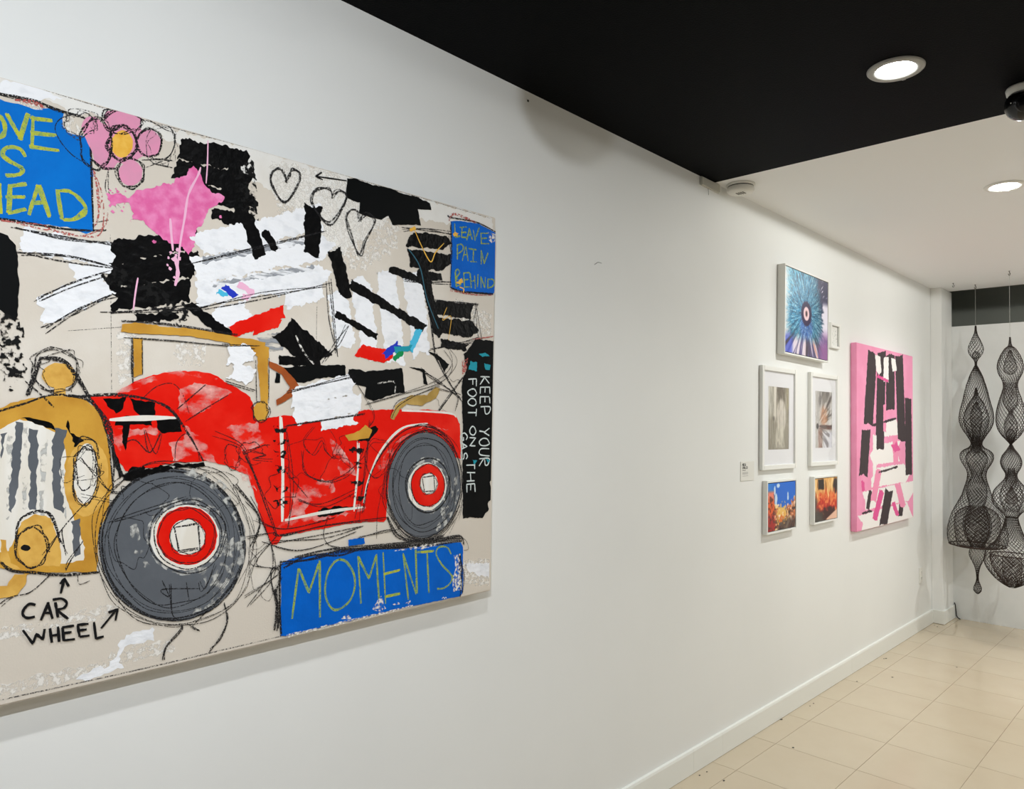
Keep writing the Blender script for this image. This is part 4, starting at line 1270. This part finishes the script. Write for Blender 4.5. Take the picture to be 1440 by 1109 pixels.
f.line([(370, 560), (400, 540), (470, 560), (480, 640)], 0.003, c3, 2, 0.002); f.line([(370, 160), (340, 60), (350, 20)], 0.003, c5, 2, 0.003); f.line([(460, 80), (390, 180), (370, 245)], 0.0025, c5, 2, 0.003)
f.line([(280, 265), (180, 360), (60, 400), (0, 445)], 0.002, c5, 2, 0.003); f.line([(430, 270), (440, 320), (500, 300)], 0.0018, c5)
f.done()

# wheels
def wheel(tyre, rx, ry, hub, hrx, hry, pale, prx, pry, rot, label):
    w = Film(cv, 'wheel', P_grey); w.oval(tyre, rx, ry, None, 0.003, rot); wo = w.done(label)
    f = Film(cv, 'tyre_highlight', P_grdry, wo)
    f.oval(hub, hrx*1.34, hry*1.36, None, 0.004, rot)
    f.poly([(tyre[0]+rx*a, tyre[1]+ry*b) for a, b in ((0.35, 0.35), (0.9, -0.2), (0.96, 0.2), (0.6, 0.78), (0.2, 0.95), (0.5, 0.6))], None, 0.008)
    f.done()
    f = Film(cv, 'rim_edge', P_cream, wo); f.oval((hub[0]-hrx*0.06, hub[1]+hry*0.06), hrx*1.13, hry*1.12, None, 0.002, rot); f.done()
    f = Film(cv, 'hub', P_red, wo); f.oval(hub, hrx, hry, None, 0.003, rot); f.done()
    f = Film(cv, 'hub_centre', P_cream, wo); f.oval(pale, prx, pry, None, 0.003, rot); f.done()
    f = Film(cv, 'charcoal_outline', P_char, wo)
    f.loop(tyre, rx*1.0, ry*1.0, 0.0042, None, 3, 0.0018, rot); f.loop(tyre, rx*0.92, ry*0.93, 0.0022, None, 2, 0.003, rot); f.loop(tyre, rx*0.74, ry*0.76, 0.0024, None, 2, 0.004, rot); f.loop(hub, hrx*1.2, hry*1.2, 0.004, None, 2, 0.002, rot)
    f.loop(hub, hrx*0.98, hry*0.98, 0.0028, None, 2, 0.002, rot); f.loop(pale, prx, pry, 0.0024, None, 2, 0.002, rot)
    q = [(pale[0]+prx*a, pale[1]+pry*b) for a, b in ((-0.8, -0.6), (0.55, -0.75), (0.7, 0.6), (-0.5, 0.75), (-0.75, -0.6))]
    f.line(q, 0.0036, None, 2, 0.0015, curve=False)
    f.loop(tyre, rx*1.1, ry*1.06, 0.002, None, 3, 0.008, rot)
    f.done()
    return wo


wheel((242, 766), 103, 107, (262, 753), 43, 41, (263, 755), 25, 25, 0.0, 'grey painted front wheel with a red hub')
wheel((596, 682), 51, 74, (601, 682), 24, 30, (602, 680), 12.5, 15, 0.05, 'grey painted rear wheel with a red hub')
f = Film(cv, 'arch_shadow_stroke', P_black, co)
f.poly([(170, 668), (200, 660), (250, 652), (285, 650), (288, 655), (240, 660), (200, 670), (175, 674)], None, 0.006)
f.done()
f = Film(cv, 'tyre_highlight', P_grdry)
f.poly([(236, 655), (275, 658), (312, 676), (334, 706), (346, 745), (342, 790), (332, 818), (338, 770), (330, 730), (310, 698), (282, 674), (250, 664)], None, 0.004)
f.poly([(182, 740), (192, 735), (196, 760), (208, 790), (222, 806), (212, 806), (192, 784)], None, 0.006)
f.done()
f = Film(cv, 'charcoal_scribble', P_char)
for c, rx, ry in (((430, 640), 24, 30), ((470, 660), 16, 26), ((505, 640), 20, 34), ((352, 636), 16, 20), ((395, 690), 18, 26), ((300, 690), 34, 30), ((180, 760), 26, 34), ((560, 700), 22, 40), ((120, 655), 18, 26), ((200, 700), 30, 24), ((372, 800), 22, 40), ((640, 560), 24, 34), ((85, 520), 30, 26)):
    f.loop(c, rx, ry, 0.0018, None, 1, 0.006, random.uniform(0, 3), 0, random.uniform(200, 420))
for a, b, c in (((150, 735), (190, 722), (262, 700)), ((300, 610), (340, 625), (356, 660)), ((200, 600), (214, 640), (226, 612)), ((360, 730), (400, 742), (470, 728)), ((400, 600), (410, 680), (402, 745)), ((520, 590), (512, 660), (500, 730)), ((420, 700), (450, 712), (500, 690)), ((60, 780), (90, 740), (130, 700))):
    f.line([a, b, c], 0.0024, None, 2, 0.004)
f.done()
f = Film(cv, 'charcoal_scribble', P_char)
f.line([(900, 300), (940, 390), (900, 350), (1110, 345)], 0.003, c5, 1); f.line([(940, 320), (950, 480), (990, 520)], 0.0025, c5, 2, 0.003); f.line([(1035, 310), (1050, 410)], 0.0025, c5); f.line([(1120, 300), (1130, 350), (1200, 210)], 0.0025, c5, 2, 0.003)
f.line([(905, 745), (920, 660), (1010, 570), (990, 540)], 0.004, c5, 2, 0.003); f.line([(1240, 430), (1265, 520), (1230, 620), (1160, 695)], 0.004, c5, 2, 0.003); f.line([(1060, 560), (1110, 580), (1040, 540)], 0.003, c5); f.line([(1110, 510), (1150, 470), (1060, 560)], 0.003, c5)
f.line([(345, 700), (370, 740), (380, 800), (350, 850)], 0.003, None, 2, 0.006); f.line([(345, 760), (388, 750), (360, 790), (392, 800), (340, 840)], 0.0025, None, 2, 0.006); f.line([(330, 680), (362, 730), (352, 770)], 0.004, None, 2, 0.004)
f.line([(560, 1030), (700, 990), (760, 980)], 0.003, c4, 2, 0.004); f.line([(700, 930), (760, 1010), (860, 1040), (980, 1010)], 0.005, c4, 3, 0.004)
f.line([(100, 1040), (300, 1080), (560, 1000)], 0.003, c4, 2, 0.004)
f.done()

# windscreen, steering wheel, handle, folded hood
f = Film(cv, 'windscreen_frame', P_gold, co)
f.poly([(452, 992), (500, 988), (600, 1000), (750, 1014), (880, 1040), (955, 1052), (985, 1060), (985, 1085), (930, 1078), (850, 1062), (700, 1036), (550, 1030), (450, 1022)], c1, 0.003)
f.poly([(-60, 62), (30, 66), (70, 72), (135, 100), (128, 150), (85, 165), (60, 130), (-60, 95)], c4, 0.003); f.poly([(645, 55), (692, 52), (690, 230), (650, 245)], c3, 0.003); f.poly([(72, 150), (126, 155), (126, 380), (88, 380)], c4, 0.003); f.oval((90, 410), 38, 47, c4, 0.002)
f.done()
f = Film(cv, 'charcoal_outline', P_char, co)
f.line([(450, 985), (620, 990), (880, 1035)], 0.003, c1, 2, 0.002); f.line([(600, 45), (850, 70), (1240, 105)], 0.003, c3, 2, 0.002); f.line([(640, 50), (640, 200), (650, 270)], 0.003, c3, 2, 0.002); f.line([(690, 50), (692, 230)], 0.003, c3); f.loop((90, 410), 42, 50, 0.003, c4, 2, 0.002); f.line([(65, 160), (70, 370)], 0.003, c4); f.line([(130, 150), (128, 370)], 0.003, c4)
f.done()
f = Film(cv, 'steering_wheel', P_brown, co)
f.poly([(130, 165), (200, 195), (260, 260), (282, 300), (240, 342), (168, 382), (165, 355), (212, 320), (232, 292), (190, 230), (130, 192)], c4, 0.002); f.done()
f = Film(cv, 'white_slab', P_white)
for a, b, w in (((322, 500), (356, 496), 26), ((326, 522), (352, 530), 26), ((410, 560), (494, 540), 28), ((412, 584), (506, 566), 26), ((452, 598), (500, 588), 16)):
    f.slab(a, b, w, None, None, 0.008)
f.done()
f = Film(cv, 'charcoal_scribble', P_char)
f.line([(312, 488), (362, 484)], 0.003, None, 2, 0.004); f.line([(316, 536), (356, 546)], 0.003, None, 2, 0.004)
f.line([(402, 552), (500, 528)], 0.003, None, 3, 0.005); f.line([(404, 600), (512, 580)], 0.003, None, 3, 0.005); f.line([(500, 538), (524, 580), (518, 600)], 0.002, None, 2, 0.005)
f.done()
f = Film(cv, 'door_handle', P_gold, co); f.poly([(500, 525), (570, 505), (598, 475), (632, 500), (615, 540), (520, 552)], c4, 0.003); f.done()
f = Film(cv, 'folded_hood', mat('olive_ochre', (160, 128, 58), 0.5, (190, 156, 84), 20), co)
f.poly([(722, 442), (745, 382), (820, 332), (900, 330), (940, 290), (965, 300), (945, 345), (870, 382), (800, 372), (765, 402), (740, 450)], c4, 0.003); f.done()
f = Film(cv, 'charcoal_scribble', P_char)
f.line([(720, 440), (760, 370), (860, 320), (960, 280)], 0.003, c4, 2, 0.003); f.line([(600, 380), (760, 340), (960, 260), (1030, 180), (1000, 120)], 0.0025, c4, 3, 0.006); f.line([(960, 300), (1050, 330), (1040, 400)], 0.002, c4, 2, 0.006)
f.done()

# ---------------------------------------------------------------- sign MOMENTS and the hand lettering
sg = sign('long blue painted sign reading MOMENTS', P_blue2, [(65, 235), (120, 205), (300, 175), (500, 140), (700, 145), (850, 140), (950, 125), (1100, 105), (1200, 100), (1215, 130), (1215, 420), (1200, 440), (900, 500), (700, 545), (500, 595), (300, 640), (100, 690), (62, 690)], c7, 0.002)
f = Film(cv, 'blue_block', P_blue2, sg); f.poly([(490, 82), (590, 70), (596, 108), (490, 125)], c7, 0.002); f.done()
f = Film(cv, 'letter', P_chalk2, sg)
LS = ([(175, 265), (135, 580)], [(180, 270), (240, 415)], [(240, 415), (302, 235)], [(308, 215), (312, 570)], [(430, 205), (480, 225), (525, 300), (530, 390), (490, 480), (420, 525), (370, 500), (345, 420), (355, 310), (395, 230), (440, 205)],
           [(550, 185), (572, 485)], [(552, 190), (620, 330)], [(620, 330), (668, 180)], [(668, 180), (680, 460)], [(712, 160), (725, 485)], [(715, 300), (815, 275)], [(725, 440), (820, 420)],
           [(835, 170), (868, 460)], [(838, 180), (920, 425)], [(920, 425), (916, 150)], [(925, 165), (1030, 155)], [(990, 170), (1000, 415)], [(1140, 175), (1115, 130), (1065, 128), (1045, 175), (1080, 240), (1130, 290), (1150, 325), (1130, 362), (1090, 385), (1055, 395)])
assert len(LS) == 18
k = 0
for n in (4, 1, 4, 3, 3, 2, 1):
    f.letter(LS[k:k+n], 0.0062, c7, 2, 0.0012)
    k += n
f.done()
f = Film(cv, 'crayon_accent', P_chalk, sg)
f.letter([[(715, 300), (815, 275)]], 0.008, c7); f.letter([[(728, 442), (815, 425)]], 0.008, c7); f.letter([[(950, 162), (1025, 155)]], 0.008, c7); f.done()
f = Film(cv, 'charcoal_outline', P_char, sg)
f.line([(70, 240), (250, 200), (420, 165), (600, 140), (850, 140), (1000, 110), (1200, 80)], 0.006, c7, 4, 0.005); f.line([(150, 190), (400, 150), (700, 125), (1000, 90), (1190, 60), (1220, 100)], 0.004, c7, 3, 0.005)
f.line([(60, 230), (55, 450), (62, 690)], 0.005, c7, 2, 0.0015); f.line([(1190, 170), (1215, 300), (1205, 430)], 0.005, c7, 4, 0.004); f.line([(1195, 60), (1235, 90), (1250, 140), (1220, 150)], 0.002, c7)
f.line([(20, 400), (40, 520), (30, 660)], 0.008, c7, 3, 0.004); f.line([(60, 250), (0, 300), (20, 400), (60, 330)], 0.003, c7, 3, 0.005)
f.done()
f = Film(cv, 'white_dry_edge', P_wdry, sg)
f.poly([(1155, 180), (1200, 170), (1205, 400), (1150, 410), (1150, 330), (1170, 260)], c7, 0.004); f.poly([(640, 520), (695, 440), (730, 520), (680, 535)], c7, 0.004); f.poly([(770, 495), (800, 475), (830, 495)], c7, 0.003); f.poly([(850, 485), (885, 462), (880, 490)], c7, 0.003); f.poly([(440, 585), (485, 550), (510, 585)], c7, 0.004)
f.poly([(100, 680), (500, 588), (900, 494), (900, 506), (500, 606), (100, 700)], c7, 0.003); f.poly([(780, 145), (950, 120), (1060, 100), (1060, 118), (950, 140), (800, 155)], c7, 0.005)
f.done()
f = Film(cv, 'signature', P_cream, sg); f.line([(1082, 456), (1092, 446), (1098, 456), (1106, 446), (1112, 455)], 0.0022, c7); f.done()

f = Film(cv, 'letter', P_ink)
LS = (([(195, 435), (160, 430), (130, 460), (125, 490), (150, 507), (192, 500)], 1), ([(268, 420), (225, 520)], 0), ([(262, 420), (290, 512)], 0), ([(238, 480), (280, 478)], 0), ([(305, 420), (320, 505)], 0), ([(290, 406), (340, 400), (368, 422), (355, 450), (310, 462)], 1), ([(312, 462), (376, 512)], 0),
               ([(335, 372), (355, 292)], 0), ([(332, 318), (356, 288), (380, 332)], 0), ([(125, 575), (180, 650), (200, 597), (236, 626), (246, 568)], 0), ([(275, 565), (286, 645)], 0), ([(320, 555), (326, 640)], 0), ([(280, 606), (322, 600)], 0),
               ([(345, 560), (352, 635)], 0), ([(342, 560), (410, 550)], 0), ([(350, 592), (396, 586)], 0), ([(352, 632), (415, 625)], 0), ([(430, 548), (440, 612)], 0), ([(426, 546), (490, 540)], 0), ([(435, 577), (480, 571)], 0), ([(440, 612), (496, 605)], 0),
               ([(520, 530), (532, 625)], 0), ([(532, 622), (575, 610)], 0), ([(560, 565), (645, 462)], 0), ([(600, 477), (652, 458), (640, 522)], 0))
k = 0
for n in (1, 3, 3, 2, 1, 3, 4, 4, 2, 2):
    f.letter([st for st, cu in LS[k:k+n]], 0.0058, c5, 1, 0, n == 1 and k == 0 or k == 4)
    k += n
f.done()

# ------------------------------------------------------------------ pink canvas (plain colour fields)
PK = mat('pink_ground_paint', (238, 150, 186), 0.5, (244, 160, 196), 8, bump=0.1, bscale=200, spec=0.25)
PK_s = mat('deep_pink_edge', (232, 132, 158), 0.55)
PDK = mat('soft_black_paint', (66, 54, 58), 0.5, (50, 42, 46), 26, stretch=(1, 4, 0.5), contrast=(0.4, 0.7), spec=0.25)
PWH = mat('off_white_paint', (242, 238, 236), 0.5)
PHP = mat('hot_pink_paint', (226, 84, 150), 0.5)
PMP = mat('mid_pink_paint', (240, 146, 182), 0.5)
rp = thing('pink_painting', 'pink canvas with abstract black and white paint fields, nearest the far corner', 'painting', (0.0, 5.50, 1.49))
cp = Canvas(rp, 0.038)
w2, zt, zb = 0.585, 0.606, -0.600
bm = B((0.0015, -w2, zb), (0.038, w2, zt), 0.003)
obj('canvas', bm, PK, rp)
cp.quad = ((-w2+0.002, zb+0.002, zt-0.002), (w2-0.002, zb+0.002, zt-0.002))
cz = (1180, 470, 3.825)
for nm, m_, sl in (
        ('white_slab', PWH, (((1212, 736), (1280, 716), 24), ((1216, 704), (1280, 690), 26), ((1228, 672), (1276, 664), 26), ((1226, 640), (1262, 634), 28), ((1236, 604), (1262, 600), 22))),
        ('black_slab', PDK, (((1227, 496), (1221, 596), 13), ((1240, 494), (1237, 632), 12), ((1252, 498), (1252, 576), 12), ((1264, 500), (1268, 618), 11), ((1218, 604), (1214, 668), 12), ((1277, 560), (1278, 668), 9), ((1250, 690), (1242, 738), 11), ((1224, 690), (1220, 716), 5), ((1268, 700), (1266, 726), 6))),
        ('white_slab', PWH, (((1234, 500), (1236, 524), 7), ((1246, 502), (1246, 536), 7), ((1256, 504), (1258, 522), 6), ((1230, 612), (1230, 676), 5))),
        ('pink_slab', PMP, (((1236, 660), (1228, 704), 8), ((1258, 612), (1260, 650), 7), ((1262, 680), (1270, 712), 8), ((1244, 568), (1244, 606), 4))),
        ('pink_slab', PHP, (((1240, 690), (1230, 730), 7), ((1257, 624), (1262, 634), 9), ((1256, 706), (1262, 724), 5), ((1213, 676), (1214, 690), 4), ((1234, 528), (1248, 536), 4))),
        ('black_slab', PDK, (((1226, 598), (1260, 588), 3), ((1236, 664), (1262, 656), 2.5), ((1212, 722), (1226, 718), 3)))):
    f = Film(cp, nm, m_)
    for a, b, w in sl:
        f.slab(a, b, w, None, None, 0.008)
    f.done()

# ------------------------------------------------------------------ hanging wire sculptures
wire_m = mat('dark_wire', (52, 44, 40), 0.5, spec=0.3, metal=0.2)
wire_d = mat('brown_wire', (62, 46, 40), 0.5, spec=0.3, metal=0.2)


def wire_shell(prof, n, wire, sub, rmax_px=99):
    """Looped wire skin: two families of crossing spirals over a turned profile; prof = [(r, z)] from top to bottom."""
    n = min(n, max(8, round(2*PI*rmax_px/5.0)))
    P = np.array(prof, float)
    d = np.r_[0, np.cumsum(np.hypot(np.diff(P[:, 0]), np.diff(P[:, 1])))]
    rows = max(4, int(d[-1]/sub))
    s = np.linspace(0, d[-1], rows+1)
    # smooth profile by resampling, then a light blur
    rr = np.interp(s, d, P[:, 0]); hz = np.interp(s, d, P[:, 1])
    for _ in range(2):
        rr[1:-1] = (rr[:-2]+2*rr[1:-1]+rr[2:])/4
    V, Fc = [], []
    base = 0
    for sgn in (1, -1):
        for k in range(n):
            ang = 2*PI*k/n + sgn*PI/n*np.arange(rows+1)
            jit = RNG.normal(0, 0.0006, rows+1)
            pts = np.stack([(rr+jit)*np.cos(ang), (rr+jit)*np.sin(ang), hz], 1)
            tan = np.gradient(pts, axis=0); tan /= np.maximum(np.linalg.norm(tan, axis=1, keepdims=True), 1e-9)
            rad = np.stack([np.cos(ang), np.sin(ang), 0*ang], 1)
            a = np.cross(tan, rad); a /= np.maximum(np.linalg.norm(a, axis=1, keepdims=True), 1e-9)
            b = np.cross(tan, a)
            ring = np.stack([pts + wire*(math.cos(t)*a + math.sin(t)*b) for t in (0.5, 0.5+2*PI/3, 0.5+4*PI/3)], 1)
            V.append(ring.reshape(-1, 3))
            i = base + np.arange(rows)[:, None]*3
            for q in range(3):
                q2 = (q+1) % 3
                Fc.append(np.concatenate([i+q, i+q2, i+3+q2, i+3+q], 1))
            base += (rows+1)*3
    return np.concatenate(V), np.concatenate(Fc)


def sculpture(label, hook, axis_px, y, shells, tip_px):
    def zr(py, rpx):
        p = ray_plane(axis_px, py, 1, y); q = ray_plane(axis_px+rpx, py, 1, y)
        sc = np.linalg.norm(p-CAM)/F_PX
        depth = np.dot(p-CAM, _fw)
        return (max(rpx*depth/F_PX, 0.003), p[2])
    ax = ray_plane(axis_px, 640, 1, y)[0]
    t = thing('wire_sculpture', label, 'sculpture', (ax, y, 0))
    for name, n, wire, sub, m, prof in shells:
        V, Fc = wire_shell([zr(py, r) for py, r in prof], n, wire, sub, max(r for _, r in prof))
        o = raw(name, V, Fc, m, t); o['kind'] = 'stuff'
    zt = zr(tip_px, 1)[1]
    bm = bmesh.new(); tube(bm, [(0, 0, zt-0.02), (0, 0, (zt+H)/2), (0, 0, H-0.012)], 0.0012, 5)
    obj('hanging_line', bm, mat('clear_line', (150, 150, 145), 0.3), t)
    return t, ax


N1, N2 = 26, 19
SUB = 0.0175
WR, WI = 0.0015, 0.0013
sh1 = [
    ('top_drop', 20, WR, SUB, wire_m, [(457.6, .8), (468, 1.3), (472, 3), (478.4, 5.7), (485, 8.6), (490.7, 10), (497.3, 8.6), (502, 5.5), (505, 2.4), (508, 1), (512, .9), (516, 1.5)]),
    ('top_seed', 16, WI, 0.0105, wire_m, [(494, 1), (496, 3.6), (499.5, 5.0), (502.5, 4), (504.5, 1)]),
    ('upper_lobe', N1, WR, SUB, wire_m, [(514, 1.5), (525.7, 7), (544.7, 12.8), (563.6, 16.6), (575, 19.6), (582.5, 20.8), (590, 21.4), (597, 20), (605, 16.5), (611, 12.3), (620.4, 7.2), (625, 5.6), (629, 9), (632, 15), (636.5, 20), (643, 21), (650, 18.6), (659, 13), (664.6, 11), (672, 11.4), (678, 13), (697, 18.5), (706, 23), (716, 28), (725, 32), (734.7, 34.5), (745, 36.4), (753.6, 36.8), (761, 36), (766, 34.5)]),
    ('inner_lobe', N2, WI, 0.0144, wire_m, [(545, 1), (556, 2.5), (567, 9.5), (582.5, 15), (590, 16), (601, 13.6), (613, 8.5), (620, 5.7), (630, 4.7), (636, 11), (643, 14), (650, 12.5), (657, 9.5), (666.5, 5.9), (672, 6.6), (680, 11), (687, 12.8), (700.6, 11.7), (710, 8.7), (713.8, 10.9), (725, 16), (740, 17.8), (753.6, 15), (763, 10), (770.6, 7.6)]),
    ('inner_core', 18, WI, 0.0132, wire_m, [(565, .8), (572, 4), (579, 6.6), (590, 7.6), (605, 5.3), (620, 4.2), (632, 4.7), (637, 3)]),
    ('bell_lining', 29, WI, 0.0158, wire_d, [(711, 9), (716, 20), (720, 24), (725, 26.8), (732, 28), (740, 28.2), (757, 26.4), (766, 25)]),
    ('bell_core', 20, WI, 0.0119, wire_d, [(716, 9), (725, 13.5), (740, 15.5), (752, 13.5), (762, 9.5), (768, 6)]),
    ('bell_floor', 31, WR, 0.0211, wire_d, [(766, 34.5), (768.5, 28), (769.5, 18), (770.5, 8)]),
    ('tail_drop', 20, WR, 0.0158, wire_m, [(768, 7), (772.5, 9.6), (780, 10.8), (785, 8.6), (789.6, 6), (799, 2.4), (808, 1.2), (816, 1.1), (821.7, 3.6), (828.4, 6), (832, 4), (834.4, .8)]),
]
sh2 = [
    ('tip', 9, WR, 0.0132, wire_m, [(473.7, .9), (480, 1.1), (484, 1.5), (488, 3)]),
    ('upper_lobe', N1, WR, SUB, wire_m, [(486, 2), (489.8, 7), (499, 11.7), (508.7, 15.2), (516.3, 16), (525.7, 14.4), (533.3, 9.9), (541, 8), (548.4, 9), (556, 11.7), (571, 16), (582, 17.6), (590, 18), (601.5, 16.7), (608, 13.6), (613, 10.8), (620, 4.4), (624, 1.5)]),
    ('inner_lobe', 18, WI, 0.0119, wire_m, [(492, 1), (496, 2.2), (503, 4.7), (510, 7), (516, 8.3), (521, 8.2), (524, 5.5), (526.5, 2)]),
    ('inner_drop', 20, WI, 0.0144, wire_m, [(538, 7.5), (541, 7.5), (552, 7.2), (563.6, 9.5), (571, 7.6), (577, 3), (580.6, 1), (586, 5), (597.7, 8.5), (611, 7), (618.5, 3.4), (622, 1)]),
    ('inner_seed', 16, WI, 0.0105, wire_m, [(603, 1.5), (606, 4.5), (610, 6.1), (614.5, 5), (618, 1.5)]),
    ('bead_lobe', 25, WR, 0.0158, wire_m, [(624, 1.2), (628, 2.4), (633.6, 6), (641, 11), (646, 12.8), (651.4, 13.2), (657, 11.8), (662, 8.8), (665.6, 6), (672, 7), (676, 10), (681.6, 14.6), (687, 19), (693, 22.2), (704.4, 24), (713.8, 19.6), (719, 13.6), (724, 8.6), (728, 7.3)]),
    ('middle_lobe', 23, WI, 0.0144, wire_m, [(658, 4), (668, 4), (676, 7), (685.4, 11.4), (697, 14.6), (706, 13.3), (713, 10.5), (719.5, 7.6)]),
    ('middle_seed', 16, WI, 0.0105, wire_d, [(683, .8), (688, 2), (694, 5.4), (702.5, 8), (706, 6.4), (708.5, 3)]),
    ('lower_lobe', 32, WR, SUB, wire_m, [(726, 7.2), (734.7, 8.8), (746, 12.3), (754, 15.5), (761, 19), (766, 24), (772, 29.5), (780, 33), (791.5, 33.8), (798, 32), (804, 28.6), (814, 20.8), (821.7, 11.4), (825.5, 4)]),
    ('basket', 32, WR, 0.0144, wire_d, [(780, 26.6), (791.5, 25.6), (803, 22), (814, 15), (823.6, 7)]),
    ('basket_core', 22, WI, 0.0119, wire_d, [(783, 10.5), (786, 11.4), (799, 11.8), (810.4, 11), (818, 5.5)]),
]


def rim(t, axis_px, y, py, rpx, w, m):
    p = ray_plane(axis_px, py, 1, y); dep = np.dot(p-CAM, _fw); r = rpx*dep/F_PX
    bm = bmesh.new()
    tube(bm, [(r*math.cos(a), r*math.sin(a), p[2]) for a in np.linspace(0, 2*PI, 49)], w, 6)
    obj('rim', bm, m, t)


t1, ax1 = sculpture('tall hanging wire sculpture of woven lobes nearest the corner pier, with a bell and drop', None, 1373.3, 6.72, sh1, 457)
rim(t1, 1373.3, 6.72, 766, 34.5, 0.004, wire_d)
t2, ax2 = sculpture('hanging wire sculpture of woven lobes at the frame edge, ending in a round basket', None, 1421.8, 6.29, sh2, 473)
rim(t2, 1421.8, 6.29, 780, 26.6, 0.004, wire_d)

hook_m = mat('dull_metal_hook', (90, 86, 80), 0.4, metal=0.6)


def make_hook(x, y, label):
    t = thing('ceiling_hook', label, 'hook', (x, y, H), (0, 0, 0), 'small hooks in the white ceiling')
    bm = bmesh.new(); lathe(bm, [(0.0, 0.0), (0.006, 0.0), (0.006, -0.002), (0.003, -0.004), (0.0, -0.004)], 16)
    obj('plate', bm, hook_m, t)
    bm = bmesh.new(); tube(bm, [(0, 0, -0.004)] + [(0.006*math.sin(a), 0, -0.022+0.010*math.cos(a)) for a in np.linspace(0, 1.6*PI, 12)], 0.0022, 6)
    obj('hook', bm, hook_m, t)
    return t


make_hook(ax1, 6.72, 'small metal ceiling hook above the sculpture nearest the pier')
make_hook(ax2, 6.29, 'small metal ceiling hook above the sculpture with the basket')
hk = ray_plane(1340.5, 398, 2, H)
make_hook(hk[0], hk[1], 'small empty metal ceiling hook near the far wall corner')
